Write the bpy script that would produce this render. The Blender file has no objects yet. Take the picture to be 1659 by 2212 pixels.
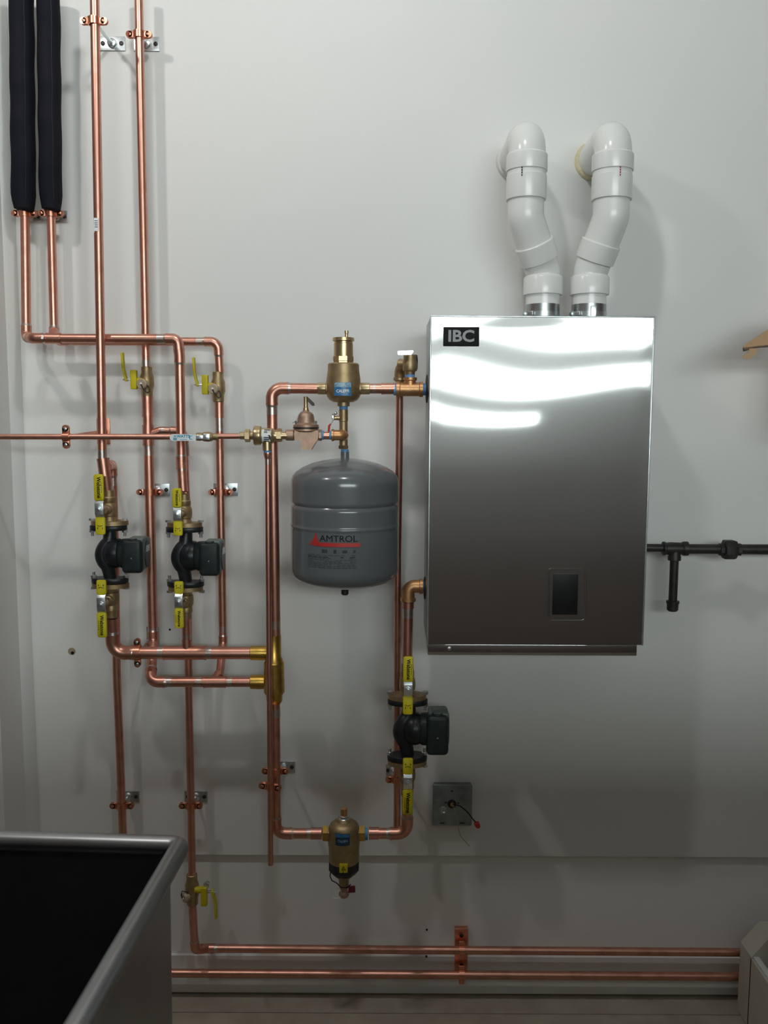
import bpy, bmesh, math, random
from mathutils import Vector, Matrix
random.seed(4)
SC = bpy.context.scene
COL = SC.collection
V = Vector
# ------------------------------------------------------------------ camera
F = 1900.0
CX, CY = 829.5, 1106.0
PITCH = math.radians(6.2)
ROLL = math.radians(0.28)
CAM = V((0, -2.45, 1.70))
R = Matrix.Rotation(math.radians(90) - PITCH, 3, 'X') @ Matrix.Rotation(ROLL, 3, 'Z')
cd = bpy.data.cameras.new('camera')
cd.sensor_fit = 'VERTICAL'
cd.sensor_height = 36
cd.lens = F / 2212 * 36
cd.clip_start = .02
cam = bpy.data.objects.new('camera', cd)
COL.objects.link(cam)
cam.matrix_world = Matrix.Translation(CAM) @ R.to_4x4()
SC.camera = cam
# ------------------------------------------------------------------ view, world, lamps
SC.view_settings.view_transform = 'Standard'
SC.view_settings.look = 'None'
SC.view_settings.gamma = 1
SC.view_settings.exposure = 0.0
SC.view_settings.use_curve_mapping = False
w = bpy.data.worlds.new('world')
SC.world = w
w.use_nodes = True
w.node_tree.nodes['Background'].inputs[0].default_value = (.5, .6, .65, 1)
w.node_tree.nodes['Background'].inputs[1].default_value = .05
def lamp(name, loc, power, rad, col):
    l = bpy.data.lights.new(name, 'POINT')
    l.energy = power
    l.shadow_soft_size = rad
    l.color = col
    o = bpy.data.objects.new(name, l)
    o.location = loc
    COL.objects.link(o)
lamp('ceiling_bulb', (-1.2, -1.25, 3.2), 23, .05, (1, .95, .91))
lamp('ceiling_bulb', (-.10, -1.25, 3.2), 23, .05, (.96, .99, 1))
GLOW_STRENGTH = 13.5  # emission of the glowing rows added behind the camera

# ------------------------------------------------------------------ picture frame to place
def ray(px, py):
    return R @ V(((px - CX) / F, -(py - CY) / F, -1))
def P(px, py, d):
    """the point seen at this pixel, d metres in front of the wall"""
    r = ray(px, py)
    t = (-d - CAM.y) / r.y
    return CAM + r * t
def PZ(px, py, z):
    r = ray(px, py)
    return CAM + r * ((z - CAM.z) / r.z)
FWD = R @ V((0, 0, -1))
def S(p):
    return (p - CAM).dot(FWD) / F
def SD(d, py=1106):
    return S(P(830, py, d))

# ------------------------------------------------------------------ materials
def mat(name, col, rough=.5, metal=0., noise=None, bump=None, scale=None, spec=None, emit=None, coat=0, rn=None, aniso=None):
    m = bpy.data.materials.new(name)
    m.use_nodes = True
    nt = m.node_tree
    N, L = nt.nodes, nt.links
    b = N['Principled BSDF']
    b.inputs['Base Color'].default_value = (*col, 1)
    b.inputs['Roughness'].default_value = rough
    b.inputs['Metallic'].default_value = metal
    if spec is not None: b.inputs['Specular IOR Level'].default_value = spec
    if coat: b.inputs['Coat Weight'].default_value = coat; b.inputs['Coat Roughness'].default_value = .12
    if aniso: b.inputs['Anisotropic'].default_value = aniso
    tc = N.new('ShaderNodeTexCoord')
    src = tc.outputs['Object']
    if scale:
        mp = N.new('ShaderNodeMapping'); mp.inputs['Scale'].default_value = scale
        L.new(src, mp.inputs[0]); src = mp.outputs[0]
    if noise:
        sc, col2, lo, hi = noise
        n = N.new('ShaderNodeTexNoise'); n.inputs['Scale'].default_value = sc; n.inputs['Detail'].default_value = 5
        L.new(src, n.inputs['Vector'])
        r = N.new('ShaderNodeValToRGB')
        r.color_ramp.elements[0].position = lo; r.color_ramp.elements[1].position = hi
        r.color_ramp.elements[0].color = (*col, 1); r.color_ramp.elements[1].color = (*col2, 1)
        L.new(n.outputs['Fac'], r.inputs[0]); L.new(r.outputs[0], b.inputs['Base Color'])
        if rn:
            mr = N.new('ShaderNodeMapRange'); mr.inputs[3].default_value = rn[0]; mr.inputs[4].default_value = rn[1]
            L.new(n.outputs['Fac'], mr.inputs[0]); L.new(mr.outputs[0], b.inputs['Roughness'])
    if bump:
        sc, st, dist = bump
        n2 = N.new('ShaderNodeTexNoise'); n2.inputs['Scale'].default_value = sc; n2.inputs['Detail'].default_value = 3
        L.new(src, n2.inputs['Vector'])
        bp = N.new('ShaderNodeBump'); bp.inputs['Strength'].default_value = st; bp.inputs['Distance'].default_value = dist
        L.new(n2.outputs['Fac'], bp.inputs['Height']); L.new(bp.outputs[0], b.inputs['Normal'])
    if emit:
        b.inputs['Emission Color'].default_value = (*emit[0], 1)
        b.inputs['Emission Strength'].default_value = emit[1]
    return m
M = {}
def two_lobe(m, rough2, fac):
    nt = m.node_tree; N, L = nt.nodes, nt.links
    b = N['Principled BSDF']; out = [n for n in N if n.type == 'OUTPUT_MATERIAL'][0]
    c = N.new('ShaderNodeBsdfPrincipled'); c.inputs['Metallic'].default_value = 1; c.inputs['Roughness'].default_value = rough2
    for l in list(L):
        if l.to_node == b and l.to_socket.name == 'Base Color': L.new(l.from_socket, c.inputs['Base Color'])
    mx = N.new('ShaderNodeMixShader'); mx.inputs[0].default_value = fac
    L.new(b.outputs[0], mx.inputs[1]); L.new(c.outputs[0], mx.inputs[2]); L.new(mx.outputs[0], out.inputs[0])
M['wall'] = mat('painted_drywall', (.80, .79, .765), .62, noise=(1.3, (.76, .765, .745), .35, .7), bump=(150, .12, .002), spec=.3)
M['floor'] = mat('concrete_floor', (.40, .36, .28), .8, noise=(9, (.30, .26, .20), .35, .7), bump=(60, .3, .003))
M['ceiling'] = mat('ceiling_paint', (.40, .40, .39), .8, bump=(50, .1, .002))
M['roomwall'] = mat('far_wall_paint', (.16, .125, .115), .8, bump=(50, .1, .002))
M['copper'] = mat('copper', (.72, .365, .275), .32, 1, noise=(26, (.58, .27, .20), .45, .75), rn=(.30, .42))
M['copper_clamp'] = mat('copper_clamp', (.80, .36, .24), .32, 1, noise=(50, (.68, .28, .18), .4, .7))
M['solder'] = mat('tinned_solder', (.60, .54, .50), .34, 1, noise=(90, (.66, .42, .33), .45, .75))
M['brass'] = mat('cast_brass', (.44, .33, .185), .46, .85, noise=(60, (.36, .255, .13), .4, .7), bump=(500, .25, .0006))
M['brass_light'] = mat('polished_brass', (.62, .48, .28), .32, .92, noise=(40, (.54, .40, .22), .4, .7))
M['brass_yellow'] = mat('yellow_brass', (.66, .42, .10), .34, 1, noise=(40, (.50, .30, .07), .4, .7))
M['capbrass'] = mat('dull_brass_cap', (.55, .45, .32), .5, .4, noise=(40, (.48, .38, .26), .4, .7))
M['bronze'] = mat('cast_bronze', (.66, .36, .17), .42, .85, noise=(60, (.52, .28, .13), .4, .7), bump=(400, .3, .0008))
M['bronze_dull'] = mat('dull_bronze', (.50, .34, .25), .5, .75, noise=(70, (.42, .27, .19), .4, .7), bump=(400, .35, .0008))
M['steel'] = mat('galvanised_steel', (.58, .62, .62), .35, .9, noise=(60, (.42, .46, .47), .4, .7))
M['zinc'] = mat('bright_zinc', (.80, .86, .87), .32, 1, noise=(60, (.7, .76, .78), .4, .7))
M['stainless'] = mat('brushed_stainless', (.60, .60, .585), .05, 1, noise=(3, (.57, .57, .555), .4, .7), scale=(2, 2, 900), aniso=.3)
two_lobe(M['stainless'], .27, .14)
M['polished'] = mat('polished_steel', (.88, .9, .9), .12, 1, noise=(30, (.82, .84, .84), .4, .7))
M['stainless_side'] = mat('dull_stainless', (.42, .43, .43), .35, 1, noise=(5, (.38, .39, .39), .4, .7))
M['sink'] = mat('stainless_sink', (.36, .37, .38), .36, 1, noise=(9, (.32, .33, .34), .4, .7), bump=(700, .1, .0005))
M['sinkin'] = mat('darker_sink_inside', (.055, .055, .06), .55, .6, noise=(9, (.045, .045, .05), .4, .7))  # basin inside, coloured far darker than the outside
M['black'] = mat('black_cast_iron', (.012, .013, .016), .36, .0, noise=(60, (.02, .022, .026), .4, .7), bump=(300, .2, .0008), spec=.4)
M['iron'] = mat('black_iron_pipe', (.030, .027, .026), .45, .3, noise=(40, (.05, .045, .042), .4, .7), bump=(300, .2, .001))
M['rubber'] = mat('black_rubber', (.012, .012, .012), .5, noise=(30, (.02, .02, .02), .4, .7))
M['foam'] = mat('black_foam_insulation', (.006, .007, .012), .75, noise=(14, (.012, .012, .018), .3, .7), bump=(26, .3, .002), spec=.15)
M['motor'] = mat('dark_green_pump_paint', (.014, .022, .022), .45, noise=(60, (.02, .03, .03), .4, .7), spec=.35)
M['motorgrey'] = mat('grey_green_pump_box', (.14, .18, .16), .5, noise=(60, (.12, .16, .14), .4, .7))
M['tank'] = mat('grey_tank_enamel', (.125, .137, .145), .22, noise=(5, (.115, .127, .135), .4, .7), bump=(18, .05, .003), spec=.5, coat=.4)
M['yellow'] = mat('yellow_vinyl', (.62, .53, .015), .45, noise=(30, (.56, .47, .012), .4, .7), spec=.3)
M['red'] = mat('red_plastic', (.55, .03, .015), .4, noise=(30, (.45, .025, .012), .4, .7))
M['darkred'] = mat('dark_red_tag', (.16, .008, .02), .5, noise=(30, (.12, .007, .02), .4, .7))
M['logored'] = mat('red_print', (.50, .035, .03), .4, noise=(300, (.30, .03, .03), .5, .8))
M['blue'] = mat('blue_thread_tape', (.12, .32, .62), .5, noise=(200, (.08, .24, .50), .4, .7))
M['bluelabel'] = mat('blue_label', (.03, .16, .36), .35, noise=(120, (.04, .22, .42), .4, .7))
M['navylabel'] = mat('navy_label', (.012, .04, .09), .4, noise=(120, (.018, .06, .10), .4, .7))
M['palelabel'] = mat('pale_blue_label', (.38, .52, .60), .4, noise=(160, (.12, .30, .45), .45, .6))
M['white'] = mat('white_print', (.85, .87, .87), .5, noise=(100, (.75, .77, .78), .4, .7))
M['handlewhite'] = mat('white_vinyl', (.78, .84, .84), .35, noise=(30, (.72, .78, .80), .4, .7))
M['ink'] = mat('black_ink', (.008, .008, .010), .8, spec=.1, noise=(100, (.02, .02, .02), .4, .7))
M['inkgrey'] = mat('dark_grey_ink', (.045, .05, .06), .8, spec=.1, noise=(100, (.07, .075, .085), .4, .7))
M['blueink'] = mat('blue_ink', (.02, .25, .45), .5, noise=(100, (.03, .3, .5), .4, .7))
M['pvc'] = mat('white_pvc', (.80, .80, .775), .22, noise=(7, (.77, .78, .755), .4, .7), spec=.5)
M['pvcmark'] = mat('red_primer_mark', (.35, .05, .05), .5, noise=(100, (.3, .04, .04), .4, .7))
M['foamseal'] = mat('yellow_foam_sealant', (.75, .68, .45), .9, noise=(30, (.65, .6, .4), .4, .7), bump=(60, .6, .01))
M['screen'] = mat('black_window', (.008, .008, .009), .4, spec=.2, noise=(50, (.013, .013, .013), .4, .7))
M['plate'] = mat('black_name_plate', (.010, .010, .011), .6, spec=.15, noise=(50, (.02, .02, .02), .4, .7))
M['plategrey'] = mat('silver_letters', (.36, .37, .38), .6, noise=(50, (.33, .34, .35), .4, .7))
M['card'] = mat('cardboard', (.50, .33, .18), .8, noise=(20, (.46, .30, .16), .4, .7), bump=(200, .2, .001))
M['carddark'] = mat('dark_cardboard', (.13, .085, .055), .9, noise=(100, (.2, .14, .09), .4, .7))  # darker brown for the flap's underside edge
M['bin'] = mat('beige_plastic', (.52, .50, .42), .5, noise=(8, (.46, .44, .36), .35, .7))
M['binrim'] = mat('pale_rim', (.62, .62, .60), .45, noise=(8, (.58, .58, .56), .4, .7))
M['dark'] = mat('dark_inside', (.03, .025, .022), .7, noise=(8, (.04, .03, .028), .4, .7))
M['clear'] = mat('clear_vinyl', (.75, .76, .74), .3, noise=(60, (.7, .7, .7), .4, .7))
M['wirewhite'] = mat('bare_wire', (.45, .40, .22), .4, .5, noise=(60, (.4, .36, .2), .4, .7))
M['boxsteel'] = mat('dull_galvanised_box', (.30, .34, .34), .45, .6, noise=(26, (.20, .23, .23), .4, .65), bump=(60, .2, .001))
M['stain'] = mat('rust_stain', (.40, .33, .20), .8, noise=(60, (.3, .24, .14), .4, .7))
M['glow_pane'] = mat('added_glow_pane', (.8, .9, .9), .3, noise=(1, (.8, .9, .9), .4, .7), emit=((.90, 1.0, 1.0), GLOW_STRENGTH))  # added glow that mirrors in the boiler front and lights the wall
M['added_door'] = mat('added_door_paint', (.62, .64, .62), .6, noise=(4, (.58, .60, .58), .4, .7))  # frames around the added glowing rows

# ------------------------------------------------------------------ mesh builder
class MB:
    def __init__(s):
        s.v = []; s.f = []
    def add(s, vs, fs):
        n = len(s.v)
        s.v += [V(a) for a in vs]
        s.f += [[i + n for i in f] for f in fs]
        return s
    def rings(s, rings, cap=True, close=False):
        n = len(rings[0]); vs = [p for r in rings for p in r]; fs = []
        k = len(rings)
        for i in range(k - 1 + (1 if close else 0)):
            for j in range(n):
                a, b = i * n + j, i * n + (j + 1) % n
                c, d = ((i + 1) % k) * n + (j + 1) % n, ((i + 1) % k) * n + j
                fs.append([a, b, c, d])
        if cap and not close:
            fs.append(list(range(n))[::-1]); fs.append([(k - 1) * n + j for j in range(n)])
        return s.add(vs, fs)
    def tube(s, pts, r, seg=20, cap=True, close=False):
        pts = [V(p) for p in pts]
        n = len(pts)
        rs = r if isinstance(r, (list, tuple)) else [r] * n
        tang = []
        for i in range(n):
            if close: t = pts[(i + 1) % n] - pts[i - 1]
            elif i == 0: t = pts[1] - pts[0]
            elif i == n - 1: t = pts[-1] - pts[-2]
            else: t = (pts[i + 1] - pts[i]).normalized() + (pts[i] - pts[i - 1]).normalized()
            tang.append(t.normalized())
        up = V((0, 0, 1)) if abs(tang[0].z) < .9 else V((0, 1, 0))
        nx = tang[0].cross(up).normalized()
        rings = []
        for i in range(n):
            nx = (nx - tang[i] * nx.dot(tang[i])).normalized()
            ny = tang[i].cross(nx)
            rings.append([pts[i] + (nx * math.cos(a) + ny * math.sin(a)) * rs[i] for a in [2 * math.pi * j / seg for j in range(seg)]])
        return s.rings(rings, cap, close)
    def lathe(s, origin, axis, prof, seg=28, cap=True):
        """prof: (distance along the axis, radius)"""
        origin = V(origin); ax = V(axis).normalized()
        up = V((0, 0, 1)) if abs(ax.z) < .9 else V((0, -1, 0))
        nx = ax.cross(up).normalized(); ny = ax.cross(nx)
        rings = []
        for h, r in prof:
            rings.append([origin + ax * h + (nx * math.cos(a) + ny * math.sin(a)) * max(r, 1e-5) for a in [2 * math.pi * (j + .5) / seg for j in range(seg)]])
        return s.rings(rings, cap)
    def box(s, c, size, bev=0., rot=None, seg=3):
        c = V(c); bm = bmesh.new()
        bmesh.ops.create_cube(bm, size=1)
        for v in bm.verts: v.co = V((v.co.x * size[0], v.co.y * size[1], v.co.z * size[2]))
        if bev: bmesh.ops.bevel(bm, geom=bm.edges[:] , offset=bev, segments=seg, affect='EDGES', profile=.5)
        bm.verts.ensure_lookup_table()
        vs = [(rot @ v.co if rot else v.co) + c for v in bm.verts]
        fs = [[v.index for v in f.verts] for f in bm.faces]
        bm.free()
        return s.add(vs, fs)
    def prism(s, poly, ext):
        """closed outline of 3-D points pushed along ext"""
        n = len(poly); e = V(ext)
        vs = [V(p) for p in poly] + [V(p) + e for p in poly]
        fs = [list(range(n))[::-1], [n + i for i in range(n)]] + [[i, (i + 1) % n, n + (i + 1) % n, n + i] for i in range(n)]
        return s.add(vs, fs)
    def sphere(s, c, r, seg=16, sq=(1, 1, 1)):
        c = V(c); prof = []
        rings = []
        for i in range(1, seg // 2):
            a = math.pi * i / (seg // 2)
            rings.append([c + V((math.cos(b) * math.sin(a) * r * sq[0], math.sin(b) * math.sin(a) * r * sq[1], math.cos(a) * r * sq[2])) for b in [2 * math.pi * j / seg for j in range(seg)]])
        return s.rings(rings)
    def build(s, name, m, parent=None, ang=32, orig=None):
        me = bpy.data.meshes.new(name)
        root = parent
        off = V((0, 0, 0))
        if parent is not None:
            r = parent
            while r.parent: r = r.parent
            off = r.location.copy()
        elif orig is not None: off = V(orig)
        else:
            lo = V([min(p[i] for p in s.v) for i in range(3)]); hi = V([max(p[i] for p in s.v) for i in range(3)])
            off = V(((lo.x + hi.x) / 2, (lo.y + hi.y) / 2, lo.z))
        me.from_pydata([p - off for p in s.v], [], s.f)
        bm = bmesh.new(); bm.from_mesh(me)
        bmesh.ops.recalc_face_normals(bm, faces=bm.faces[:])
        bm.to_mesh(me); bm.free()
        me.shade_smooth()
        me.set_sharp_from_angle(angle=math.radians(ang))
        me.materials.append(M[m])
        o = bpy.data.objects.new(name, me)
        COL.objects.link(o)
        if parent is not None: o.parent = parent
        else: o.location = off
        return o
def tag(o, label, cat=None, group=None, kind=None):
    if label: o['label'] = label
    if cat: o['category'] = cat
    if group: o['group'] = group
    if kind: o['kind'] = kind
    return o
def thing(name, label, cat, loc, group=None):
    o = bpy.data.objects.new(name, None)
    o.empty_display_size = .03
    o.location = loc
    COL.objects.link(o)
    return tag(o, label, cat, group)
def text_mb(txt, size, bold=0., extrude=0., align='CENTER', sx=1., fn=None):
    """flat outline of text around the origin, X right, Y up, handed to fn(x, y) -> world point"""
    cu = bpy.data.curves.new('lettering', 'FONT')
    cu.body = txt; cu.size = size; cu.align_x = align; cu.align_y = 'CENTER'; cu.offset = bold; cu.resolution_u = 3
    o = bpy.data.objects.new('lettering', cu)
    COL.objects.link(o)
    bpy.context.view_layer.update()
    me = bpy.data.meshes.new_from_object(o.evaluated_get(bpy.context.evaluated_depsgraph_get()))
    mb = MB()
    mb.add([fn(v.co.x * sx, v.co.y) for v in me.vertices], [list(p.vertices) for p in me.polygons])
    bpy.data.objects.remove(o); bpy.data.meshes.remove(me); bpy.data.curves.remove(cu)
    return mb

# ------------------------------------------------------------------ picture-measured helpers
def vl(mb, cx, d, prof, seg=28, ymid=None):
    """upright turned shape: prof = (pixel row, radius in pixels)"""
    ys = [p[0] for p in prof]; ym = ymid or sum(ys) / len(ys)
    c = P(cx, ym, d)
    pts = []
    for y, r in prof:
        z = P(cx, y, d).z
        pts.append((z, r * S(V((c.x, c.y, z)))))
    return mb.lathe((c.x, c.y, 0), (0, 0, 1), pts, seg)
def hl(mb, cy, d, prof, seg=24, xm=None):
    """level turned shape along X: prof = (pixel column, radius in pixels)"""
    xs = [p[0] for p in prof]; xm = xm or sum(xs) / len(xs)
    c = P(xm, cy, d)
    pts = [(P(x, cy, d).x, r * S(c)) for x, r in prof]
    return mb.lathe((0, c.y, c.z), (1, 0, 0), pts, seg)
def pbox(mb, x0, y0, x1, y1, d0, d1, bev=0.):
    """upright box whose front (distance d1 from wall) fills this pixel rectangle"""
    a, b = P(x0, y0, d1), P(x1, y1, d1)
    c = V(((a.x + b.x) / 2, -(d0 + d1) / 2, (a.z + b.z) / 2))
    return mb.box(c, (abs(b.x - a.x), d1 - d0, abs(a.z - b.z)), bev)
def fillet(pts, fr):
    pts = [V(p) for p in pts]; out = [pts[0]]; arcs = []
    for i in range(1, len(pts) - 1):
        a = (pts[i - 1] - pts[i]); b = (pts[i + 1] - pts[i])
        la, lb = a.length, b.length
        a.normalize(); b.normalize()
        ang = a.angle(b)
        if ang > math.radians(176): out.append(pts[i]); continue
        t = min(fr / math.tan(ang / 2), la * .48, lb * .48)
        rr = t * math.tan(ang / 2)
        bis = (a + b).normalized()
        cen = pts[i] + bis * (rr / math.sin(ang / 2))
        s0 = pts[i] + a * t; s1 = pts[i] + b * t
        n = 9; arc = []
        u, v = (s0 - cen), (s1 - cen); om = u.angle(v)
        for k in range(n + 1):
            q = k / n
            arc.append(cen + (u * math.sin((1 - q) * om) + v * math.sin(q * om)) / math.sin(om))
        out += arc
        arcs.append((arc, a, b))
    out.append(pts[-1])
    return out, arcs
def resolve(pts):
    return [P(*p) if len(p) == 3 and not isinstance(p, V) else p for p in pts]
def band(mb, a, b, r, seg=20):
    return mb.tube([a, b], r, seg)
def pipe(label, pts, wpx, joints=(), name='copper_pipe', m='copper', cat='pipe', group=None, fr=1.9, elbows=True, seg=22, elbow_m='copper'):
    """pipe run through pixel points (x, y, distance from wall); returns (object, radius)"""
    W = resolve(pts)
    r = wpx / 2 * S(W[0])
    path, arcs = fillet(W, fr * r)
    o = MB().tube(path, r, seg).build(name, m)
    tag(o, label, cat, group)
    if elbows:
        for arc, a, b in arcs:
            e = MB()
            ext = 1.25 * r
            e.tube([arc[0] + a * ext] + arc + [arc[-1] + b * ext], r * 1.13, seg)
            e.tube([arc[0] + a * ext, arc[0] + a * (ext - .35 * r)], r * 1.17, seg)
            e.tube([arc[-1] + b * ext, arc[-1] + b * (ext - .35 * r)], r * 1.17, seg)
            el = e.build('elbow', elbow_m, o)
            sd = MB()
            sd.tube([arc[0] + a * (ext + .45 * r), arc[0] + a * (ext - .05 * r)], [r * 1.03, r * 1.12], seg)
            sd.tube([arc[-1] + b * (ext + .45 * r), arc[-1] + b * (ext - .05 * r)], [r * 1.03, r * 1.12], seg)
            sd.build('solder_joint', 'solder', el)
    for j in joints:
        kind, p0, p1 = j[0], P(*j[1]), P(*j[2])
        k = 1.13 if kind in ('coupling', 'tee') else 1.035
        mm = 'solder' if kind == 'solder_joint' else 'copper'
        c = MB()
        c.tube([p0, p1], r * k, seg)
        if kind == 'tee':
            q = P(*j[3]); mid = (p0 + p1) / 2; rr = j[4] / 2 * S(q)
            c.tube([mid, q], rr * 1.13, seg)
        if kind != 'solder_joint':
            dr = (p1 - p0).normalized()
            for e0, sg in ((p0, 1), (p1, -1)): c.tube([e0, e0 + dr * sg * .3 * r], r * (k + .05), seg)
        c.build(kind, mm, o)
    return o, r

# ------------------------------------------------------------------ room
def slab(name, x0, x1, y0, y1, z0, z1, m, label=None, bev=0.):
    o = MB().box(((x0 + x1) / 2, (y0 + y1) / 2, (z0 + z1) / 2), (x1 - x0, y1 - y0, z1 - z0), bev).build(name, m)
    o['kind'] = 'structure'
    if label: o['label'] = label
    return o
XL, XR, YB, ZC = -3.2, 3.4, -7.2, 4.25
zstep = P(830, 1848, 0).z
zbb = P(830, 2072, .012).z
slab('wall_back', XL, XR, 0, .12, zstep, ZC, 'wall', 'white painted drywall behind the boiler and copper pipes')
xcorn = P(56, 1500, 0).x
slab('wall_left', XL, xcorn, -.17, 0, -.02, ZC, 'wall', 'short white return of wall at the left edge')
tr = MB()
c0 = V((xcorn, -.0005, 0))
tr.prism([c0 + V((-.001, 0, 0)), c0 + V((.024, 0, 0)), c0 + V((.022, -.007, 0)), c0 + V((.004, -.03, 0)), c0 + V((-.001, -.032, 0))], (0, 0, ZC))
t = tr.build('trim_2', 'wall'); t['kind'] = 'structure'; t['label'] = 'slim vertical corner moulding at the left edge'
ZF = P(830, 2150, 0).z
yseam = PZ(830, 2188, ZF).y
slab('trim_1', XL, XR, .014, .12, ZF, zstep, 'wall', 'recessed lower strip of the white wall below the drywall edge')
slab('baseboard_back', XL, XR, .001, .0135, ZF + .006, zbb, 'wall', 'low painted board along the foot of the wall')
slab('floor', XL, XR, YB, yseam - .003, -.1, ZF, 'floor', 'brownish concrete floor')
slab('trim_3', XL, XR, yseam, .12, -.1, ZF, 'floor', 'narrow floor strip against the wall')
slab('trim_4', XL, XR, yseam - .003, yseam, -.1, ZF - .012, 'dark', 'dark floor seam parallel to the wall')
slab('ceiling', XL, XR, YB, .12, ZC, ZC + .1, 'ceiling')
slab('wall_side_left', XL - .1, XL, YB, .12, 0, ZC, 'roomwall')
slab('wall_side_right', XR, XR + .1, YB, .12, 0, ZC, 'roomwall')
slab('wall_front', XL, XR, YB - .1, YB, 0, ZC, 'roomwall')
slab('added_shade_wall', XL, XR, -3.03, -2.95, -.02, 1.66, 'roomwall', 'unseen dark half-height blocker, added behind the camera to shade the lower wall')  # unseen blocker put in to keep light off the lower wall
# unseen door with three glowing rows, put in for the boiler's reflected bands
def glow_row(n, x0, x1, z0, z1):
    glow_frame = MB()
    for (a, b, c, d) in ((x0 - .05, x1 + .05, z0 - .05, z0), (x0 - .05, x1 + .05, z1, z1 + .05), (x0 - .05, x0, z0, z1), (x1, x1 + .05, z0, z1)):
        glow_frame.box(((a + b) / 2, YB + .03, (c + d) / 2), (b - a, .06, d - c))
    o = glow_frame.build('window_%d' % n, 'added_door'); o['kind'] = 'structure'  # frame of one added glowing row, out of view
    p = MB().box(((x0 + x1) / 2, YB + .015, (z0 + z1) / 2), (x1 - x0, .02, z1 - z0)).build('glow_pane', 'glow_pane', o)
    return o
glow_row(1, -.9, 3.1, 2.50, 3.15)
glow_row(2, -.9, 3.1, 2.03, 2.25)
glow_row(3, -.9, 1.5, 1.71, 1.82)

# small marks on the wall
st = MB(); q = P(155, 1407, 0)
st.lathe(q, (0, -1, 0), [(0, .011), (.0012, .010), (.0016, .001)], 18)
so = tag(st.build('wall_stain', 'stain'), 'small brown stained hole in the wall left of the lower copper headers', 'stain')
MB().lathe(P(157, 1410, 0), (0, -1, 0), [(0, .005), (.0022, .0045), (.0024, .0005)], 12).build('hole', 'ink', so)
for (x, y, lb) in ((367, 1360, 'dark screw head in the wall between the two inner drop pipes'), (922, 2008, 'upper dark nail head low on the wall left of the floor pipe bracket'), (921, 2066, 'lower dark nail head on the baseboard left of the floor pipe bracket')):
    yy = .0 if y < 1848 else (-.014 if y < 2040 else 0)
    tag(MB().lathe(P(x, y, yy), (0, -1, 0), [(-.002, .003), (.002, .0028), (.003, .001)], 12).build('nail_head', 'ink'), lb, 'nail')

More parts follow.
